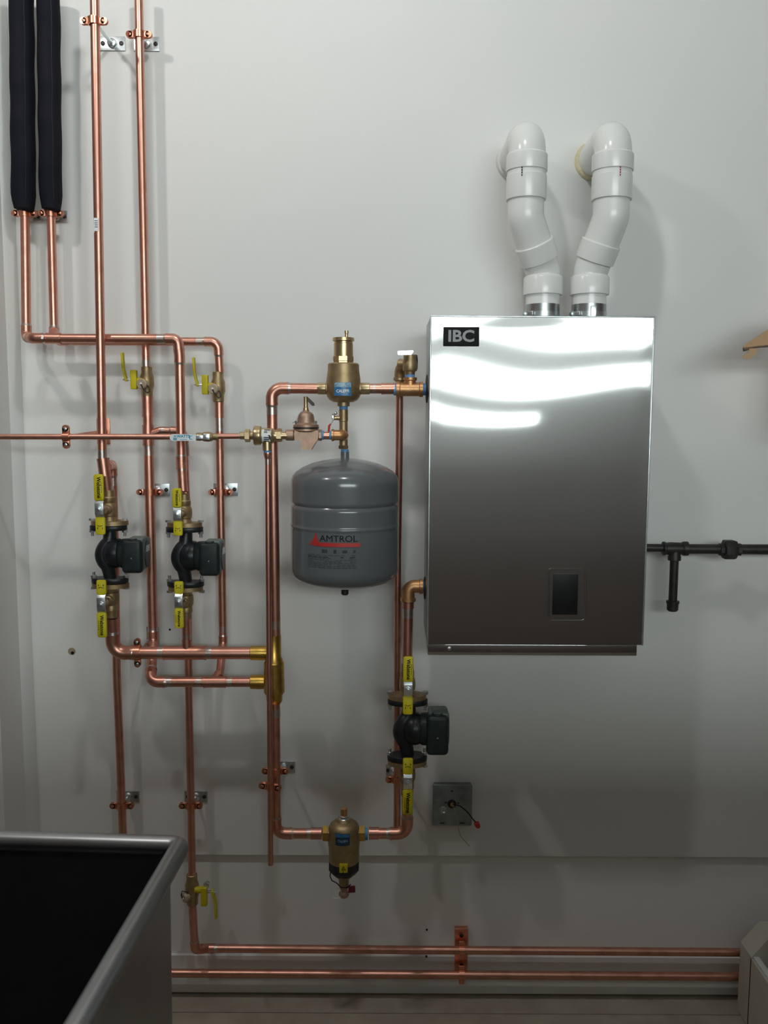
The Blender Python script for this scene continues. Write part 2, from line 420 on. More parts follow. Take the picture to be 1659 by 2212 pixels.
# ------------------------------------------------------------------ boiler
BD = .33
def boiler():
    a = P(930, 683, BD); b = P(1408, 683, BD); c = P(930, 1392, BD); e = P(930, 1416, BD)
    x0, x1 = a.x, b.x; zt = a.z; zs = c.z; zb = e.z
    xr2 = P(1389, 1392, BD).x; xn = P(1377, 1405, BD).x
    x1 = (x1 + xr2) / 2 + .003
    root = thing('wall_boiler', 'tall brushed stainless steel wall boiler with black name plate and small black window', 'boiler', ((x0 + x1) / 2, -.02, zb))
    body = MB(); body.box(((x0 + x1) / 2, -.07, (zt + zb) / 2), (x1 - x0 - .03, .14, zt - zb - .01), .004)
    body.build('back_chassis', 'stainless_side', root)
    shell = MB()
    # sides, top and bottom of the cover, behind the front sheet
    shell.box(((x0 + x1) / 2, -(.13 + BD - .003) / 2, (zt + zs) / 2), (x1 - x0, BD - .003 - .13, zt - zs), .003)
    sh = shell.build('cover', 'stainless_side', root)
    # gently buckled front sheet
    nx, nz = 60, 90; g = []
    for j in range(nz + 1):
        for i in range(nx + 1):
            u, v = i / nx, j / nz            # v 0 at the bottom
            x = x0 + .0015 + (x1 - x0 - .003) * u; z = zs + .0015 + (zt - zs - .003) * v
            e_ = min(1, min(u, 1 - u) / .06) * min(1, min(v, 1 - v) / .03)
            h = .00062 * math.sin(v * 11.0 + .8) * math.sin(math.pi * u * 1.1 + .25) + .00040 * math.sin(u * 5.2 + 2.3 + v * 2.2) * math.cos(v * 9 - u * 1.5)
            h += .00085 * math.sin(math.pi * u) * math.sin(math.pi * v)
            tw = .0009 * max(0, u - .62) ** 2 * 7 * math.sin((v - .55) * 7)
            g.append(V((x, -BD - (h + tw) * e_ - .0012, z)))
    fs = [[j * (nx + 1) + i, j * (nx + 1) + i + 1, (j + 1) * (nx + 1) + i + 1, (j + 1) * (nx + 1) + i] for j in range(nz) for i in range(nx)]
    front = MB().add(g, fs)
    # thickness: turned-back rim
    edge = [j for j in range(nx + 1)] + [(j + 1) * (nx + 1) + nx for j in range(nz)] + [nz * (nx + 1) + nx - 1 - k for k in range(nx)] + [(nz - 1 - k) * (nx + 1) for k in range(nz - 1)]
    n0 = len(front.v); front.v += [front.v[i] + V((0, .006, 0)) for i in edge]; ne = len(edge)
    front.f += [[edge[k], edge[(k + 1) % ne], n0 + (k + 1) % ne, n0 + k] for k in range(ne)]
    fr = front.build('front_panel', 'stainless', root, ang=60)
    # folded seams on the edges
    sm = MB()
    sm.box((x0 + .001, -BD + .001, (zt + zs) / 2), (.004, .008, zt - zs), .001)
    sm.box((x1 - .001, -BD + .001, (zt + zs) / 2), (.004, .008, zt - zs), .001)
    sm.box(((x0 + x1) / 2, -BD + .001, zt), (x1 - x0, .008, .004), .001)
    sm.build('edge_fold', 'steel', root)
    lower = MB(); lower.box(((x0 + xn) / 2 + .001, -(.13 + BD - .004) / 2, (zs + zb) / 2), (xn - x0 - .002, BD - .004 - .13, zs - zb), .002)
    lo = lower.build('bottom_strip', 'stainless', root)
    MB().lathe(P(970, 1401, BD - .004), (0, -1, 0), [(0, .006), (.002, .0055), (.003, .003)], 16).build('screw', 'stainless_side', lo)
    # name plate
    pl = MB(); pbox(pl, 958, 706, 1035, 748, BD - .002, BD + .0045, .0012)
    plo = pl.build('name_plate', 'plate', root)
    cc = P(996, 727, BD + .0052); s = S(cc)
    text_mb('IBC', 34 * s, bold=1.0 * s, sx=1.13, fn=lambda x, y: cc + V((x, 0, y))).build('lettering', 'plategrey', plo)
    # display window in a shallow raised surround
    def rrect(x0p, y0p, x1p, y1p, rp, d):
        pts = []
        for (cx_, cy_, a0) in ((x1p - rp, y0p + rp, 0), (x0p + rp, y0p + rp, 90), (x0p + rp, y1p - rp, 180), (x1p - rp, y1p - rp, 270)):
            for k in range(7):
                a = math.radians(a0 + 15 * k)
                pts.append(P(cx_ + rp * math.cos(a), cy_ - rp * math.sin(a), d))
        return pts
    sur = MB()
    o1, o2, i2, i1 = rrect(1181, 1226, 1268, 1345, 9, BD - .001), rrect(1183, 1228, 1266, 1343, 8, BD + .003), rrect(1186, 1231, 1263, 1340, 7, BD + .003), rrect(1187, 1232, 1262, 1339, 6, BD + .0016)
    sur.rings([o1, o2, i2, i1], cap=False)
    sur.add(i1, [list(range(len(i1)))])
    suo = sur.build('window_surround', 'stainless', root)
    dw = MB(); pbox(dw, 1195, 1240, 1247, 1328, BD, BD + .0028, .0006)
    dw.build('display_window', 'screen', root)
    # pipe port plates on the left flank
    for cy, rr in ((840, 31), (1270, 25)):
        q = P(925, cy, .21); pp = MB().lathe((x0 + .001, q.y, q.z), (-1, 0, 0), [(0, rr * S(q)), (.004, rr * S(q) * .96), (.005, rr * S(q) * .8)], 28)
        pp.build('port_gasket', 'rubber', root)
    # vent collars with clamp bands
    return x0, x1, zt
BX0, BX1, BZT = boiler()

# ------------------------------------------------------------------ vent pipes
def vent(bx, tx, label, s, mark):
    BDV, TDV = .16, .205
    base = P(bx, 660, BDV); top = P(tx, 400, TDV)
    zc = BZT
    root = thing('vent_pipe', label, 'vent pipe', (base.x, base.y, zc), 'white plastic vent pipes above the boiler')
    r = 36.5 * S(base); rh = r * 1.145
    zh0, zh1 = P(bx, 638, BDV).z, P(bx, 599, BDV).z
    p0 = V((base.x, base.y, zc - .0)); b1 = V((base.x, base.y, P(bx, 588, BDV).z)); b2 = V((top.x, top.y, P(tx, 470, TDV).z))
    dirm = (b2 - b1).normalized()
    # straight stub out of the boiler
    MB().tube([V((base.x, base.y, zc)), V((base.x, base.y, zh1))], r, 40).build('stub_pipe', 'pvc', root)
    # two offset bends
    low = MB(); pth, _ = fillet([V((base.x, base.y, zh1)), b1, b1 + dirm * (b2 - b1).length * .46], r * 1.1)
    low.tube(pth, r * 1.02, 40)
    low.lathe((base.x, base.y, zh0), (0, 0, 1), [(0, r), (0, rh), (.004, rh * 1.01), (zh1 - zh0 - .004, rh), (zh1 - zh0, rh * .97), (zh1 - zh0 + .004, r)], 40)
    low.build('bend', 'pvc', root)
    up = MB(); m0 = b1 + dirm * (b2 - b1).length * .34
    zt0, zt1 = P(tx, 433, TDV).z, P(tx, 371, TDV).z
    pth, _ = fillet([m0, b2, V((top.x, top.y, zt0 + .002))], r * 1.1)
    up.tube(pth, r * 1.03, 40)
    up.lathe(b1 + dirm * (b2 - b1).length * .22, dirm, [(0, r), (0, rh * .99), (.003, rh), (.044, rh), (.046, rh * .97), (.0465, r)], 40)
    up.build('bend', 'pvc', root)
    mid = MB()
    mid.lathe((top.x, top.y, zt0), (0, 0, 1), [(0, r), (0, rh * .99), (.002, rh), (zt1 - zt0 - .012, rh), (zt1 - zt0 - .010, rh * .965), (zt1 - zt0 + .002, rh * .965), (zt1 - zt0 + .002, r)], 40)
    mid.build('coupling', 'pvc', root)
    el = MB(); zh = P(tx, 334, TDV).z
    el.lathe((top.x, top.y, zt1), (0, 0, 1), [(0, r), (0, rh * 1.02), (.002, rh * 1.03), (zh - zt1 - .003, rh * 1.02), (zh - zt1, rh * .98), (zh - zt1 + .003, r)], 40)
    ztop = P(tx, 296, TDV).z
    pth, _ = fillet([V((top.x, top.y, zt1)), V((top.x, top.y, ztop)), V((top.x, -.03, ztop))], r * 1.2)
    el.tube(pth, r * 1.05, 40)
    el.build('elbow', 'pvc', root)
    MB().tube([V((top.x, -.07, ztop)), V((top.x, .02, ztop))], r, 40).build('wall_stub', 'pvc', root)
    ms = MB().lathe((top.x, 0, ztop), (0, -1, 0), [(0, rh * 1.06), (.008, rh * 1.04), (.012, rh * .98), (.014, r)], 30)
    ms.build('foam_seal', 'foamseal' if s > 0 else 'wall', root)
    # collar and hose clamp
    zc1 = P(bx, 659, BDV).z
    col = MB().lathe((base.x, base.y, zc - .004), (0, 0, 1), [(0, r * 1.015), (zc1 - zc + .004, r * 1.015), (zc1 - zc + .004, r)], 40)
    co = col.build('steel_collar', 'stainless_side', root)
    zm = (zc + zc1) / 2 - .001
    bn = MB().lathe((base.x, base.y, zm - .007), (0, 0, 1), [(0, r * 1.02), (0, r * 1.04), (.013, r * 1.04), (.013, r * 1.02)], 40)
    bn.box((base.x - r * .82, base.y - r * .82, zm), (.02, .012, .011), .002, Matrix.Rotation(math.radians(-45), 3, 'Z'))
    bn.lathe((base.x - r * 1.12, base.y - r * .5, zm), (.2, -1, 0), [(0, .0065), (.014, .0065), (.015, .004)], 12)
    bn.build('hose_clamp', 'steel', co)
    if s > 0:
        MB().box((base.x + .002, base.y - r * 1.06, zm + .003), (.014, .004, .03), .001).build('clamp_latch', 'zinc', co)
    # primer mark on the pipe
    a = math.radians(mark[1]); x_, y_ = top.x + rh * math.sin(a), top.y - rh * math.cos(a) - .0005
    dots = MB()
    for k in range(4): dots.box((x_, y_, zt1 - .002 - .006 * k), (.0024, .001, .0042), 0, Matrix.Rotation(a, 3, 'Z'))
    dots.build('ink_mark', mark[0], root)
vent(1172, 1137, 'left white plastic vent pipe bending up from the boiler top into the wall', -1, ('ink', -22))
vent(1272, 1322, 'right white plastic vent pipe with a red mark, above the boiler', 1, ('pvcmark', 8))

# ------------------------------------------------------------------ expansion tank
TD = .22
def tank():
    root = thing('expansion_tank', 'grey steel expansion tank hanging left of the boiler with red and black lettering', 'tank', P(745, 1270, TD))
    cx = 745
    b = MB(); vl(b, cx, TD, [(990, 4), (990, 11), (991.5, 28), (995, 50), (1001, 72), (1009, 91), (1019, 106), (1027, 112.5), (1036, 115.5), (1044, 116), (1048, 116), (1078, 116), (1081, 116), (1084, 115), (1087.5, 112.8), (1091, 115), (1094, 116), (1097, 116), (1126, 116), (1129, 116), (1131, 117.3), (1134, 117.3), (1136, 116), (1140, 116), (1222, 116), (1228, 116), (1238, 114), (1246, 107), (1252, 97), (1259, 76), (1264, 52), (1267, 25), (1268, 6)], 64, ymid=1130)
    b.build('tank_shell', 'tank', root, ang=50)
    MB2 = MB(); vl(MB2, cx, TD, [(976, 9), (993, 9.5), (996, 16)], 24, 985); MB2.build('neck', 'tank', root)
    t = MB(); vl(t, cx, TD, [(971, 8.6), (977, 8.6)], 20, 974); t.build('thread_tape', 'blue', root)
    c = MB(); vl(c, cx, TD, [(1262, 7), (1272, 7), (1273, 8), (1282, 8), (1285, 6), (1285.5, 2)], 20, 1275); c.build('air_valve_cap', 'rubber', root)
    C = P(cx, 1180, TD); s = S(C); rad = 116.4 * s
    def wrap(px, py):
        # px, py measured in the photograph, laid on the drum
        def f(x, y):
            X = (px - cx) * s + x; a = X / rad
            a = math.asin(max(-1, min(1, X / rad)))
            return V((C.x + rad * math.sin(a), C.y - rad * math.cos(a) - .0006, P(cx, py, TD + rad * .95).z + y))
        return f
    def sheet(x0, y0, x1, y1, m, name, par):
        f = wrap(0, 0); g = []; n = 14
        for i in range(n + 1):
            x = x0 + (x1 - x0) * i / n
            g += [wrap(x, y0)(0, 0), wrap(x, y1)(0, 0)]
        return MB().add(g, [[2 * i, 2 * i + 1, 2 * i + 3, 2 * i + 2] for i in range(n)]).build(name, m, par)
    text_mb('AMTROL', 18.5 * s,  sx=1.06, fn=wrap(737, 1164)).build('lettering', 'ink', root)
    bar = sheet(690, 1172.5, 781, 1181, 'logored', 'red_bar', root)
    tri = MB()
    for poly in (((689, 1151), (699, 1178), (692.5, 1180), (686, 1170)), ((686, 1162), (690, 1180), (683, 1180)), ((685, 1166), (681, 1179), (675, 1179)), ((694, 1169), (699, 1180), (690, 1180))):
        tri.add([wrap(x, y)(0, 0) - V((0, .0003, 0)) for x, y in poly], [list(range(len(poly)))])
    tri.build('triangle_logo', 'logored', root)
    for (x0, x1, y0, y1) in ((703, 714, 1187, 1194), (727, 733, 1187, 1195), (745, 755, 1188, 1194), (767, 772, 1188, 1194)):
        sheet(x0, y0, x1, y1, 'inkgrey', 'approval_mark', root)
    fine = MB(); random.seed(3)
    for k in range(9):
        y = 1199 + k * 3.4; x = 673
        while x < 772:
            L = random.uniform(4, 12)
            g = [wrap(x, y)(0, 0), wrap(min(x + L, 774), y)(0, 0), wrap(min(x + L, 774), y + (2.2 if k == 1 else 1.1))(0, 0), wrap(x, y + (2.2 if k == 1 else 1.1))(0, 0)]
            if random.random() < .85: fine.add(g, [[0, 1, 2, 3]])
            x += L + 2
    fine.build('small_print', 'inkgrey', root)
tank()

# ------------------------------------------------------------------ air separator and its drop
SD_ = .21
def air_separator():
    root = thing('air_separator', 'brass air separator with blue label standing on the pipe above the grey tank', 'air separator', P(742, 870, SD_))
    b = MB()
    vl(b, 742, SD_, [(784, 24), (784.5, 31), (787, 33.5), (800, 34), (818, 36.5), (832, 37.5), (848, 37.5), (857, 35.5), (864, 30), (868.5, 22), (869, 13.5), (877.5, 13), (878, 9)], 44, 830)
    hl(b, 839.5, SD_, [(704, 13), (712, 14), (725, 13)]); hl(b, 839.5, SD_, [(760, 13), (774, 14), (780, 13)])
    b.build('body', 'brass', root)
    c = MB(); vl(c, 742, SD_, [(742, 17), (742.5, 20.8), (771, 21), (771.5, 22)], 36, 757); c.build('float_chamber', 'brass_light', root)
    h = MB(); vl(h, 742, SD_, [(770, 20), (770.5, 23.5), (780, 23.5), (781, 22.5), (784, 22.5), (785, 26)], 8, 777); h.build('hex_nut', 'brass_light', root, ang=20)
    k = MB(); vl(k, 742, SD_, [(738, 19), (738, 20), (740, 20), (742, 20)], 36, 740); vl(k, 742, SD_, [(729, 19), (730, 23.2), (736.5, 23.6), (737.5, 22)], 36, 733); k.build('cap', 'brass_light', root)
    st_ = MB(); vl(st_, 748.5, SD_, [(714, 2.5), (714.5, 4.5), (720, 4.6), (721, 3.6), (730, 4)], 16, 722); st_.build('vent_stem', 'brass_light', root)
    for x0, x1 in ((686, 704), (779, 799)):
        n = MB(); hl(n, 839.5, SD_, [(x0, 12.2), (x0 + 1.5, 12.8), (x1 - 1, 12.8), (x1, 12)]); n.build('socket', 'brass_light', root)
    C = P(742, 841, SD_); s = S(C); rad = 38.2 * s
    def wr(px, py, dy=0.):
        X = (px - 742) * s; a = math.asin(X / rad)
        return V((C.x + rad * math.sin(a), C.y - rad * math.cos(a) - .0004 - dy, P(742, py, SD_ + .04).z))
    def sh(x0, y0, x1, y1, m, nm, par, dy):
        g = []; n = 8
        for i in range(n + 1): x = x0 + (x1 - x0) * i / n; g += [wr(x, y0, dy), wr(x, y1, dy)]
        return MB().add(g, [[2 * i, 2 * i + 1, 2 * i + 3, 2 * i + 2] for i in range(n)]).build(nm, m, par)
    lb = sh(724, 826, 760, 855, 'bluelabel', 'label_plate', root, 0)
    sh(724.6, 826.6, 759.4, 836, 'palelabel', 'picture_band', lb, .0004)
    def tf(x, y): 
        q = wr(742 + x / s, 845, .0007); q.z += y; return q
    text_mb('CALEFFI', 9 * s, bold=.25 * s, sx=.85, fn=tf).build('lettering', 'white', lb)
    bars = MB()
    for k in range(4): bars.add([wr(731 + k * 6, 850.3, .0007), wr(735.5 + k * 6, 850.3, .0007), wr(735.5 + k * 6, 851.5, .0007), wr(731 + k * 6, 851.5, .0007)], [[0, 1, 2, 3]])
    bars.build('fine_print', 'palelabel', lb)
air_separator()
def riser():
    root = thing('tank_tee_riser', 'brass riser fitting with a small red-lever drain cock between air separator and tank', 'pipe fitting', P(742, 972, SD_))
    m = MB(); vl(m, 742, SD_, [(884, 8), (885, 9.6), (910, 9.8), (911, 9), (955, 9.2), (962, 9), (963, 10.5)], 26, 925)
    m.build('riser_body', 'brass', root)
    h = MB(); vl(h, 742, SD_, [(962, 8), (962.5, 11.8), (969, 11.8), (970, 9)], 6, 966); h.build('hex_nut', 'brass_light', root, ang=20)
    t = MB(); vl(t, 742, SD_, [(878, 9.3), (884.5, 9.3)], 20, 881); t.build('thread_tape', 'blue', root)
    c = MB(); hl(c, 903, SD_ + .006, [(717, 3), (718, 6), (722, 4.5), (727, 4.5), (734, 5)]); co = c.build('drain_cock', 'brass_light', root)
    z = MB(); hl(z, 900, SD_ + .008, [(717, 2), (718, 6.5), (721, 6.5), (723, 3)], 8); z.sphere(P(725, 893, SD_ + .012), .0045)
    z.tube([P(720, 905, SD_ + .012), P(717, 912, SD_ + .02), P(713, 918, SD_ + .026)], .0016, 8); z.build('lever_arm', 'zinc', co)
    r = MB(); r.tube([P(714, 916, SD_ + .025), P(711, 920, SD_ + .028), P(710, 934, SD_ + .03)], [.002, .0028, .0026], 10); r.build('lever_grip', 'red', co)
riser()

# ------------------------------------------------------------------ make-up water line
KD = .25
pipe('thin horizontal copper feed pipe entering from the left edge of the photo', [(-40, 943.5, KD), (434, 943.5, KD)], 12.5, joints=[], seg=20)
def ball_valve_feed():
    root = thing('lever_valve', 'small brass lever valve with white and blue handle on the thin feed pipe', 'valve', P(445, 950, KD))
    b = MB(); hl(b, 943.5, KD, [(424, 7), (425, 8.5), (433, 9), (437, 7.8), (440, 10), (450, 10.8), (457, 9.6), (461, 7), (466, 7.6), (472, 7.6)], 24)
    b.build('body', 'brass', root)
    s = MB(); q = P(446, 944, KD + .02); s.lathe(q, (0, -1, 0), [(-.02, .005), (.0, .005)], 12); pbox(s, 438, 937, 453, 950, KD + .018, KD + .022, .001)
    q = P(446, 943.5, KD + .022); s.lathe(q, (0, -1, 0), [(0, .0055), (.004, .0055), (.0045, .003)], 6); pbox(s, 424, 940, 440, 949, KD + .017, KD + .020, .001)
    s.build('stem_plate', 'zinc', root)
    h = MB()
    y0, y1 = 937.5, 952; pts = []
    for k in range(9): a = math.radians(90 + 22.5 * k); pts.append(P(375 + 7.3 * math.cos(a), 945 - 7.3 * math.sin(a), KD + .018))
    pts += [P(424, 952, KD + .018), P(424, 938, KD + .018)]
    h.prism(pts, (0, -.005, 0)); ho = h.build('handle', 'handlewhite', root)
    c = P(396, 944, KD + .0236); s_ = S(c)
    text_mb('WATTS', 8.2 * s_, bold=.3 * s_, fn=lambda x, y: c + V((x, 0, y + .0015))).build('lettering', 'blueink', ho)
    d = MB()
    for x0, x1, ya, yb in ((375, 381, 941, 943), (374, 382, 945.5, 947.5), (374, 382, 948.5, 950.5), (409, 411, 941, 949), (411, 416, 941, 942), (411, 416, 948, 949), (388, 404, 949, 950)):
        pbox(d, x0, ya, x1, yb, KD + .0225, KD + .0236)
    d.build('printed_marks', 'blueink', ho)
ball_valve_feed()
pipe('short thin copper pipe between the white-handled valve and the brass backflow valve', [(470, 942.5, KD), (524, 942, KD)], 12, joints=[('solder_joint', (516, 942, KD), (523, 942, KD))])
def backflow():
    root = thing('backflow_preventer', 'polished brass backflow valve with white sticker in front of the tall copper pipe', 'valve', P(578, 985, KD))
    b = MB(); hl(b, 941, KD, [(548, 12), (549, 20), (552, 21.5), (563, 20.5), (566, 16.5), (588, 16.5), (591, 14), (597, 12.5), (610, 12)], 36)
    b.tube([P(577, 950, KD), P(577.5, 973, KD)], 10.2 * S(P(577, 950, KD)), 24)
    b.build('body', 'brass_light', root)
    for pr in ([(539, 9), (547, 9.5)], [(518, 7.5), (519, 8.5), (531, 8.5)], [(608, 8.5), (620, 8)]):
        f = MB(); hl(f, 941, KD, pr); f.build('union_tail', 'brass_light', root)
    n = MB(); hl(n, 941, KD, [(529, 12), (530, 14.2), (540, 14.2), (541, 12)], 6); n.build('union_nut', 'brass_light', root, ang=20)
    n = MB(); hl(n, 940, KD, [(597, 12), (598, 14.5), (608, 14.5), (609.5, 11)], 6); n.build('union_nut', 'brass_light', root, ang=20)
    C = P(577, 941, KD); s = S(C); rad = 16.9 * s; g = []
    for i in range(11):
        a = math.radians(-52 + 100 * i / 10)
        for x in (567.5, 586): g.append(V((P(x, 941, KD).x, C.y - rad * math.cos(a), C.z - rad * math.sin(a) + 0)))
    st_ = MB().add(g, [[2 * i, 2 * i + 1, 2 * i + 3, 2 * i + 2] for i in range(10)]).build('sticker', 'white', root)
    ln = MB()
    for k, (x0, x1) in enumerate(((571, 584), (570, 577), (579, 583), (569.5, 581), (570, 581), (569.5, 580))):
        pbox(ln, x0, 928 + 4 * k + (4 if k > 1 else 0), x1, 930 + 4 * k + (4 if k > 1 else 0), KD + .0195, KD + .0203)
    pbox(ln, 581, 941, 584, 949, KD + .0195, KD + .0203)
    ln.build('printed_lines', 'inkgrey', st_)
    t = MB().tube([P(578, 972.5, KD), P(578, 978, KD)], 8.6 * s, 20); t.build('thread_tape', 'blue', root)
backflow()
o, r = pipe('thin open-ended copper drain pipe hanging in front of the tall supply pipe', [(578.5, 990, KD), (584.5, 1868, KD)], 12.2, joints=[('solder_joint', (578.5, 988, KD), (578.7, 1003, KD))])
a = MB(); a.tube([P(578.5, 977, KD), P(578.5, 981, KD), P(578.5, 988, KD), P(578.6, 991, KD)], [r * 1.45, r * 1.5, r * 1.2, r * 1.1], 22); a.build('adapter', 'copper', o)

def reducing_valve():
    D = KD - .005
    root = thing('pressure_reducing_valve', 'dull bronze bell-topped pressure valve with black lever and cut-off triangular foot', 'valve', P(663, 972, D))
    b = MB()
    vl(b, 661, D, [(926, 22), (926.5, 27), (930.5, 27.5), (931.5, 24), (933, 22)], 40, 929)
    hl(b, 940, D, [(617, 10.5), (619, 12), (634, 12), (636, 10.5), (652, 12), (680, 12)])
    s = S(P(661, 940, D))
    pts = [P(x, y, D + .02) for x, y in ((636, 930), (688, 930), (686, 952), (682, 955), (672, 972), (651, 972), (650, 952), (636, 951))]
    b.prism(pts, (0, .040, 0))
    b.build('valve_body', 'bronze_dull', root)
    c = MB(); vl(c, 661, D, [(922.5, 26), (922.5, 27.6), (918, 27.6), (917, 25), (913, 19), (903, 17.8), (896, 16.5), (892, 13.5), (889.5, 8.5), (888, 7), (885, 6.5)], 40, 905)
    c.build('bell_cover', 'bronze_dull', root)
    rg = MB(); vl(rg, 661, D, [(922.5, 26), (923, 28), (925.8, 28), (926, 26)], 40, 924); rg.build('seam_ring', 'iron', root)
    for x in (640, 682):
        k = MB(); vl(k, x, D + .01, [(909, 2), (910, 3.6), (914, 3.6), (914.5, 2.5), (926, 2.5)], 6, 915); k.build('bolt', 'steel', root)
    st_ = MB(); vl(st_, 660.5, D, [(886, 6), (885.5, 6.4), (881, 6), (880, 4.6), (861, 4.6), (857, 5), (856.5, 3)], 18, 870); st_.build('stem', 'brass_light', root)
    nt = MB(); vl(nt, 660.5, D, [(885.5, 5), (885, 6.2), (881, 6.2), (880.5, 5)], 6, 883); nt.build('lock_nut', 'zinc', root, ang=20)
    lv = MB(); a_, b_ = P(665, 862, D + .008), P(678, 875, D + .012)
    lv.prism([P(665, 858, D + .008), P(669, 861, D + .008), P(679, 871, D + .008), P(680, 876, D + .008), P(675, 877, D + .008), P(665, 867, D + .008)], (0, -.008, 0))
    lv.build('bypass_lever', 'iron', root)
    w_ = MB().tube([P(651, 889, D + .01), P(645, 897, D + .02), P(641, 907, D + .022), P(632, 914, D + .022)], .0009, 6); w_.build('tag_wire', 'zinc', root)
    n = MB(); hl(n, 940, D, [(688, 9), (689, 12.2), (695, 12.2), (696, 9)], 6); n.build('hex_end', 'bronze_dull', root, ang=20)
    t = MB(); hl(t, 940, D, [(695.5, 9.8), (699.5, 9.8)]); t.build('thread_tape', 'blue', root)
    n = MB(); hl(n, 941, D, [(699, 8.2), (713, 8.2)]); n.build('nipple', 'copper', root)
    t = MB(); hl(t, 940, D, [(712, 9.8), (717, 9.8)]); t.build('thread_tape', 'blue', root)
    e = MB(); hl(e, 940, D, [(716, 9), (716.5, 13.2), (721, 13.2), (722, 11.2)])
    pa, _ = fillet([P(720, 940, D), P(741, 940, D), P(742, 941, SD_)], .016)
    e.tube(pa, 11.2 * s, 24); e.sphere(P(737, 940, D - .004), 12.4 * s, 20); e.build('elbow', 'bronze', root)
reducing_valve()

# ------------------------------------------------------------------ supply and return lines of the boiler
MD = .21
pipe('thick copper pipe dropping from the air separator down past the brass manifold', [(694, 839.5, MD), (587, 838.5, MD), (595, 1372, MD)], 23,
     joints=[('solder_joint', (620, 839, MD), (627, 839, MD)), ('solder_joint', (587.5, 876, MD), (588, 896, MD)), ('solder_joint', (594, 1340, MD), (594.6, 1358, MD))])
pipe('short thick copper pipe between the air separator and the relief valve tee', [(797, 839.5, MD), (851, 839.5, MD)], 22,
     joints=[('solder_joint', (806, 839.5, MD), (811, 839.5, MD)), ('coupling', (824, 839.5, MD), (853, 839.5, MD))])
def relief():
    D = MD
    root = thing('relief_valve', 'brass relief valve with white lever on a bronze tee at the boiler flank', 'valve', P(885, 858, D))
    t = MB(); hl(t, 841, D, [(855.5, 14), (856, 17), (863, 17.3), (864.5, 15), (905, 15), (906.5, 16.5), (913.5, 16.5), (914, 14)], 32)
    c = P(886, 841, D); s = S(c)
    vl(t, 886, D, [(838, 12), (823, 12), (821, 14.6), (815.5, 14.8), (815, 11)], 32, 825)
    to = t.build('tee', 'bronze', root)
    q = P(886, 842, D + .0185); text_mb('S', 9 * s, sx=.9, fn=lambda x, y: q + V((x, 0, y))).build('cast_letter', 'brass', to)
    for a, b in ((850.5, 857), (913.5, 923)):
        k = MB(); hl(k, 841, D, [(a, 13), (b, 13)]); k.build('thread_tape', 'blue', root)
    k = MB(); hl(k, 841, D, [(920, 11), (929, 11)]); k.build('nipple', 'brass', root)
    k = MB(); vl(k, 886, D, [(809, 10), (816, 10)], 20, 812); k.build('thread_tape', 'blue', root)
    v = MB(); vl(v, 885.5, D, [(809, 10.5), (803, 11.5), (801, 15), (796, 16.4), (785, 16.2), (776, 14.2), (768, 14), (767, 12), (766.5, 8)], 32, 790)
    v.lathe(P(886, 787, D), (-.82, .57, 0), [(0, .013), (.022, .0135), (.026, .015), (.030, .015)], 24)
    v.build('valve_body', 'brass', root)
    b2 = MB(); vl(b2, 893, D - .004, [(800, 8), (796, 9.5), (780, 10), (767, 8.5), (766, 6)], 20, 782); b2.build('spring_housing', 'black', root)
    l = MB(); l.prism([P(x, y, D + .018) for x, y in ((859, 759), (891, 757.5), (893, 760), (888, 767), (861, 767.5), (859, 765))], (0, -.010, 0)); lo = l.build('test_lever', 'polished', root)
    e = MB(); pts, _ = fillet([P(884, 789, D - .005), P(864, 793, D - .04), P(863.5, 822, D - .05)], .026)
    e.tube(pts, 12 * s, 24); e.lathe(P(863.5, 819, D - .05), (0, 0, 1), [(-.004, 12 * s), (-.003, 14 * s), (.004, 14 * s), (.005, 12 * s)], 24)
    e.build('discharge_elbow', 'brass', root)
    k = MB(); vl(k, 863.5, D - .05, [(817, 10.4), (823, 10.4)], 20, 820); k.build('thread_tape', 'blue', root)
relief()
LD = .10
pipe('slim copper relief drain pipe running down behind the grey tank', [(863.5, 820, MD - .05), (862, 1000, .13), (859, 1200, LD), (857.5, 1786, LD)], 16, elbows=False,
     joints=[('coupling', (863.5, 822, MD - .05), (863.4, 829, MD - .048))])
def return_elbow():
    D = MD
    root = thing('return_elbow', 'bronze elbow joining the return pipe to the lower left flank of the boiler', 'pipe fitting', P(880, 1300, D))
    s = S(P(880, 1270, D))
    e = MB(); pts, _ = fillet([P(912, 1266.5, D), P(881.5, 1266.5, D), P(881.5, 1298, D)], .024)
    e.tube(pts, 14 * s, 28)
    e.lathe(P(909, 1266.5, D), (1, 0, 0), [(-.004, 14 * s), (-.003, 16.6 * s), (.005, 16.6 * s), (.006, 13 * s)], 28)
    e.lathe(P(881.5, 1295, D), (0, 0, 1), [(-.005, 13 * s), (-.004, 16.6 * s), (.004, 16.6 * s), (.005, 14 * s)], 28)
    e.build('elbow_body', 'bronze', root)
    k = MB(); hl(k, 1266.5, D, [(910, 11.5), (928, 11.5)]); k.build('nipple', 'zinc', root)
    k = MB(); hl(k, 1266.5, D, [(913, 12), (918, 12)]); k.build('thread_tape', 'blue', root)
return_elbow()
pipe('copper return pipe between the bronze boiler elbow and the lowest pump', [(881.5, 1300, MD), (879.5, 1440, MD)], 22,
     joints=[('coupling', (881.5, 1300, MD), (881.3, 1313, MD)), ('solder_joint', (881.2, 1314, MD), (881, 1334, MD)), ('solder_joint', (879.8, 1422, MD), (879.5, 1436, MD))])
pipe('copper pipe running from below the lowest pump into the dirt separator', [(879.5, 1716, MD), (879.5, 1800.5, MD), (800, 1800, MD)], 23,
     joints=[('solder_joint', (834, 1800.5, MD), (843, 1800.5, MD)), ('coupling', (797, 1800, MD), (818, 1800, MD))])
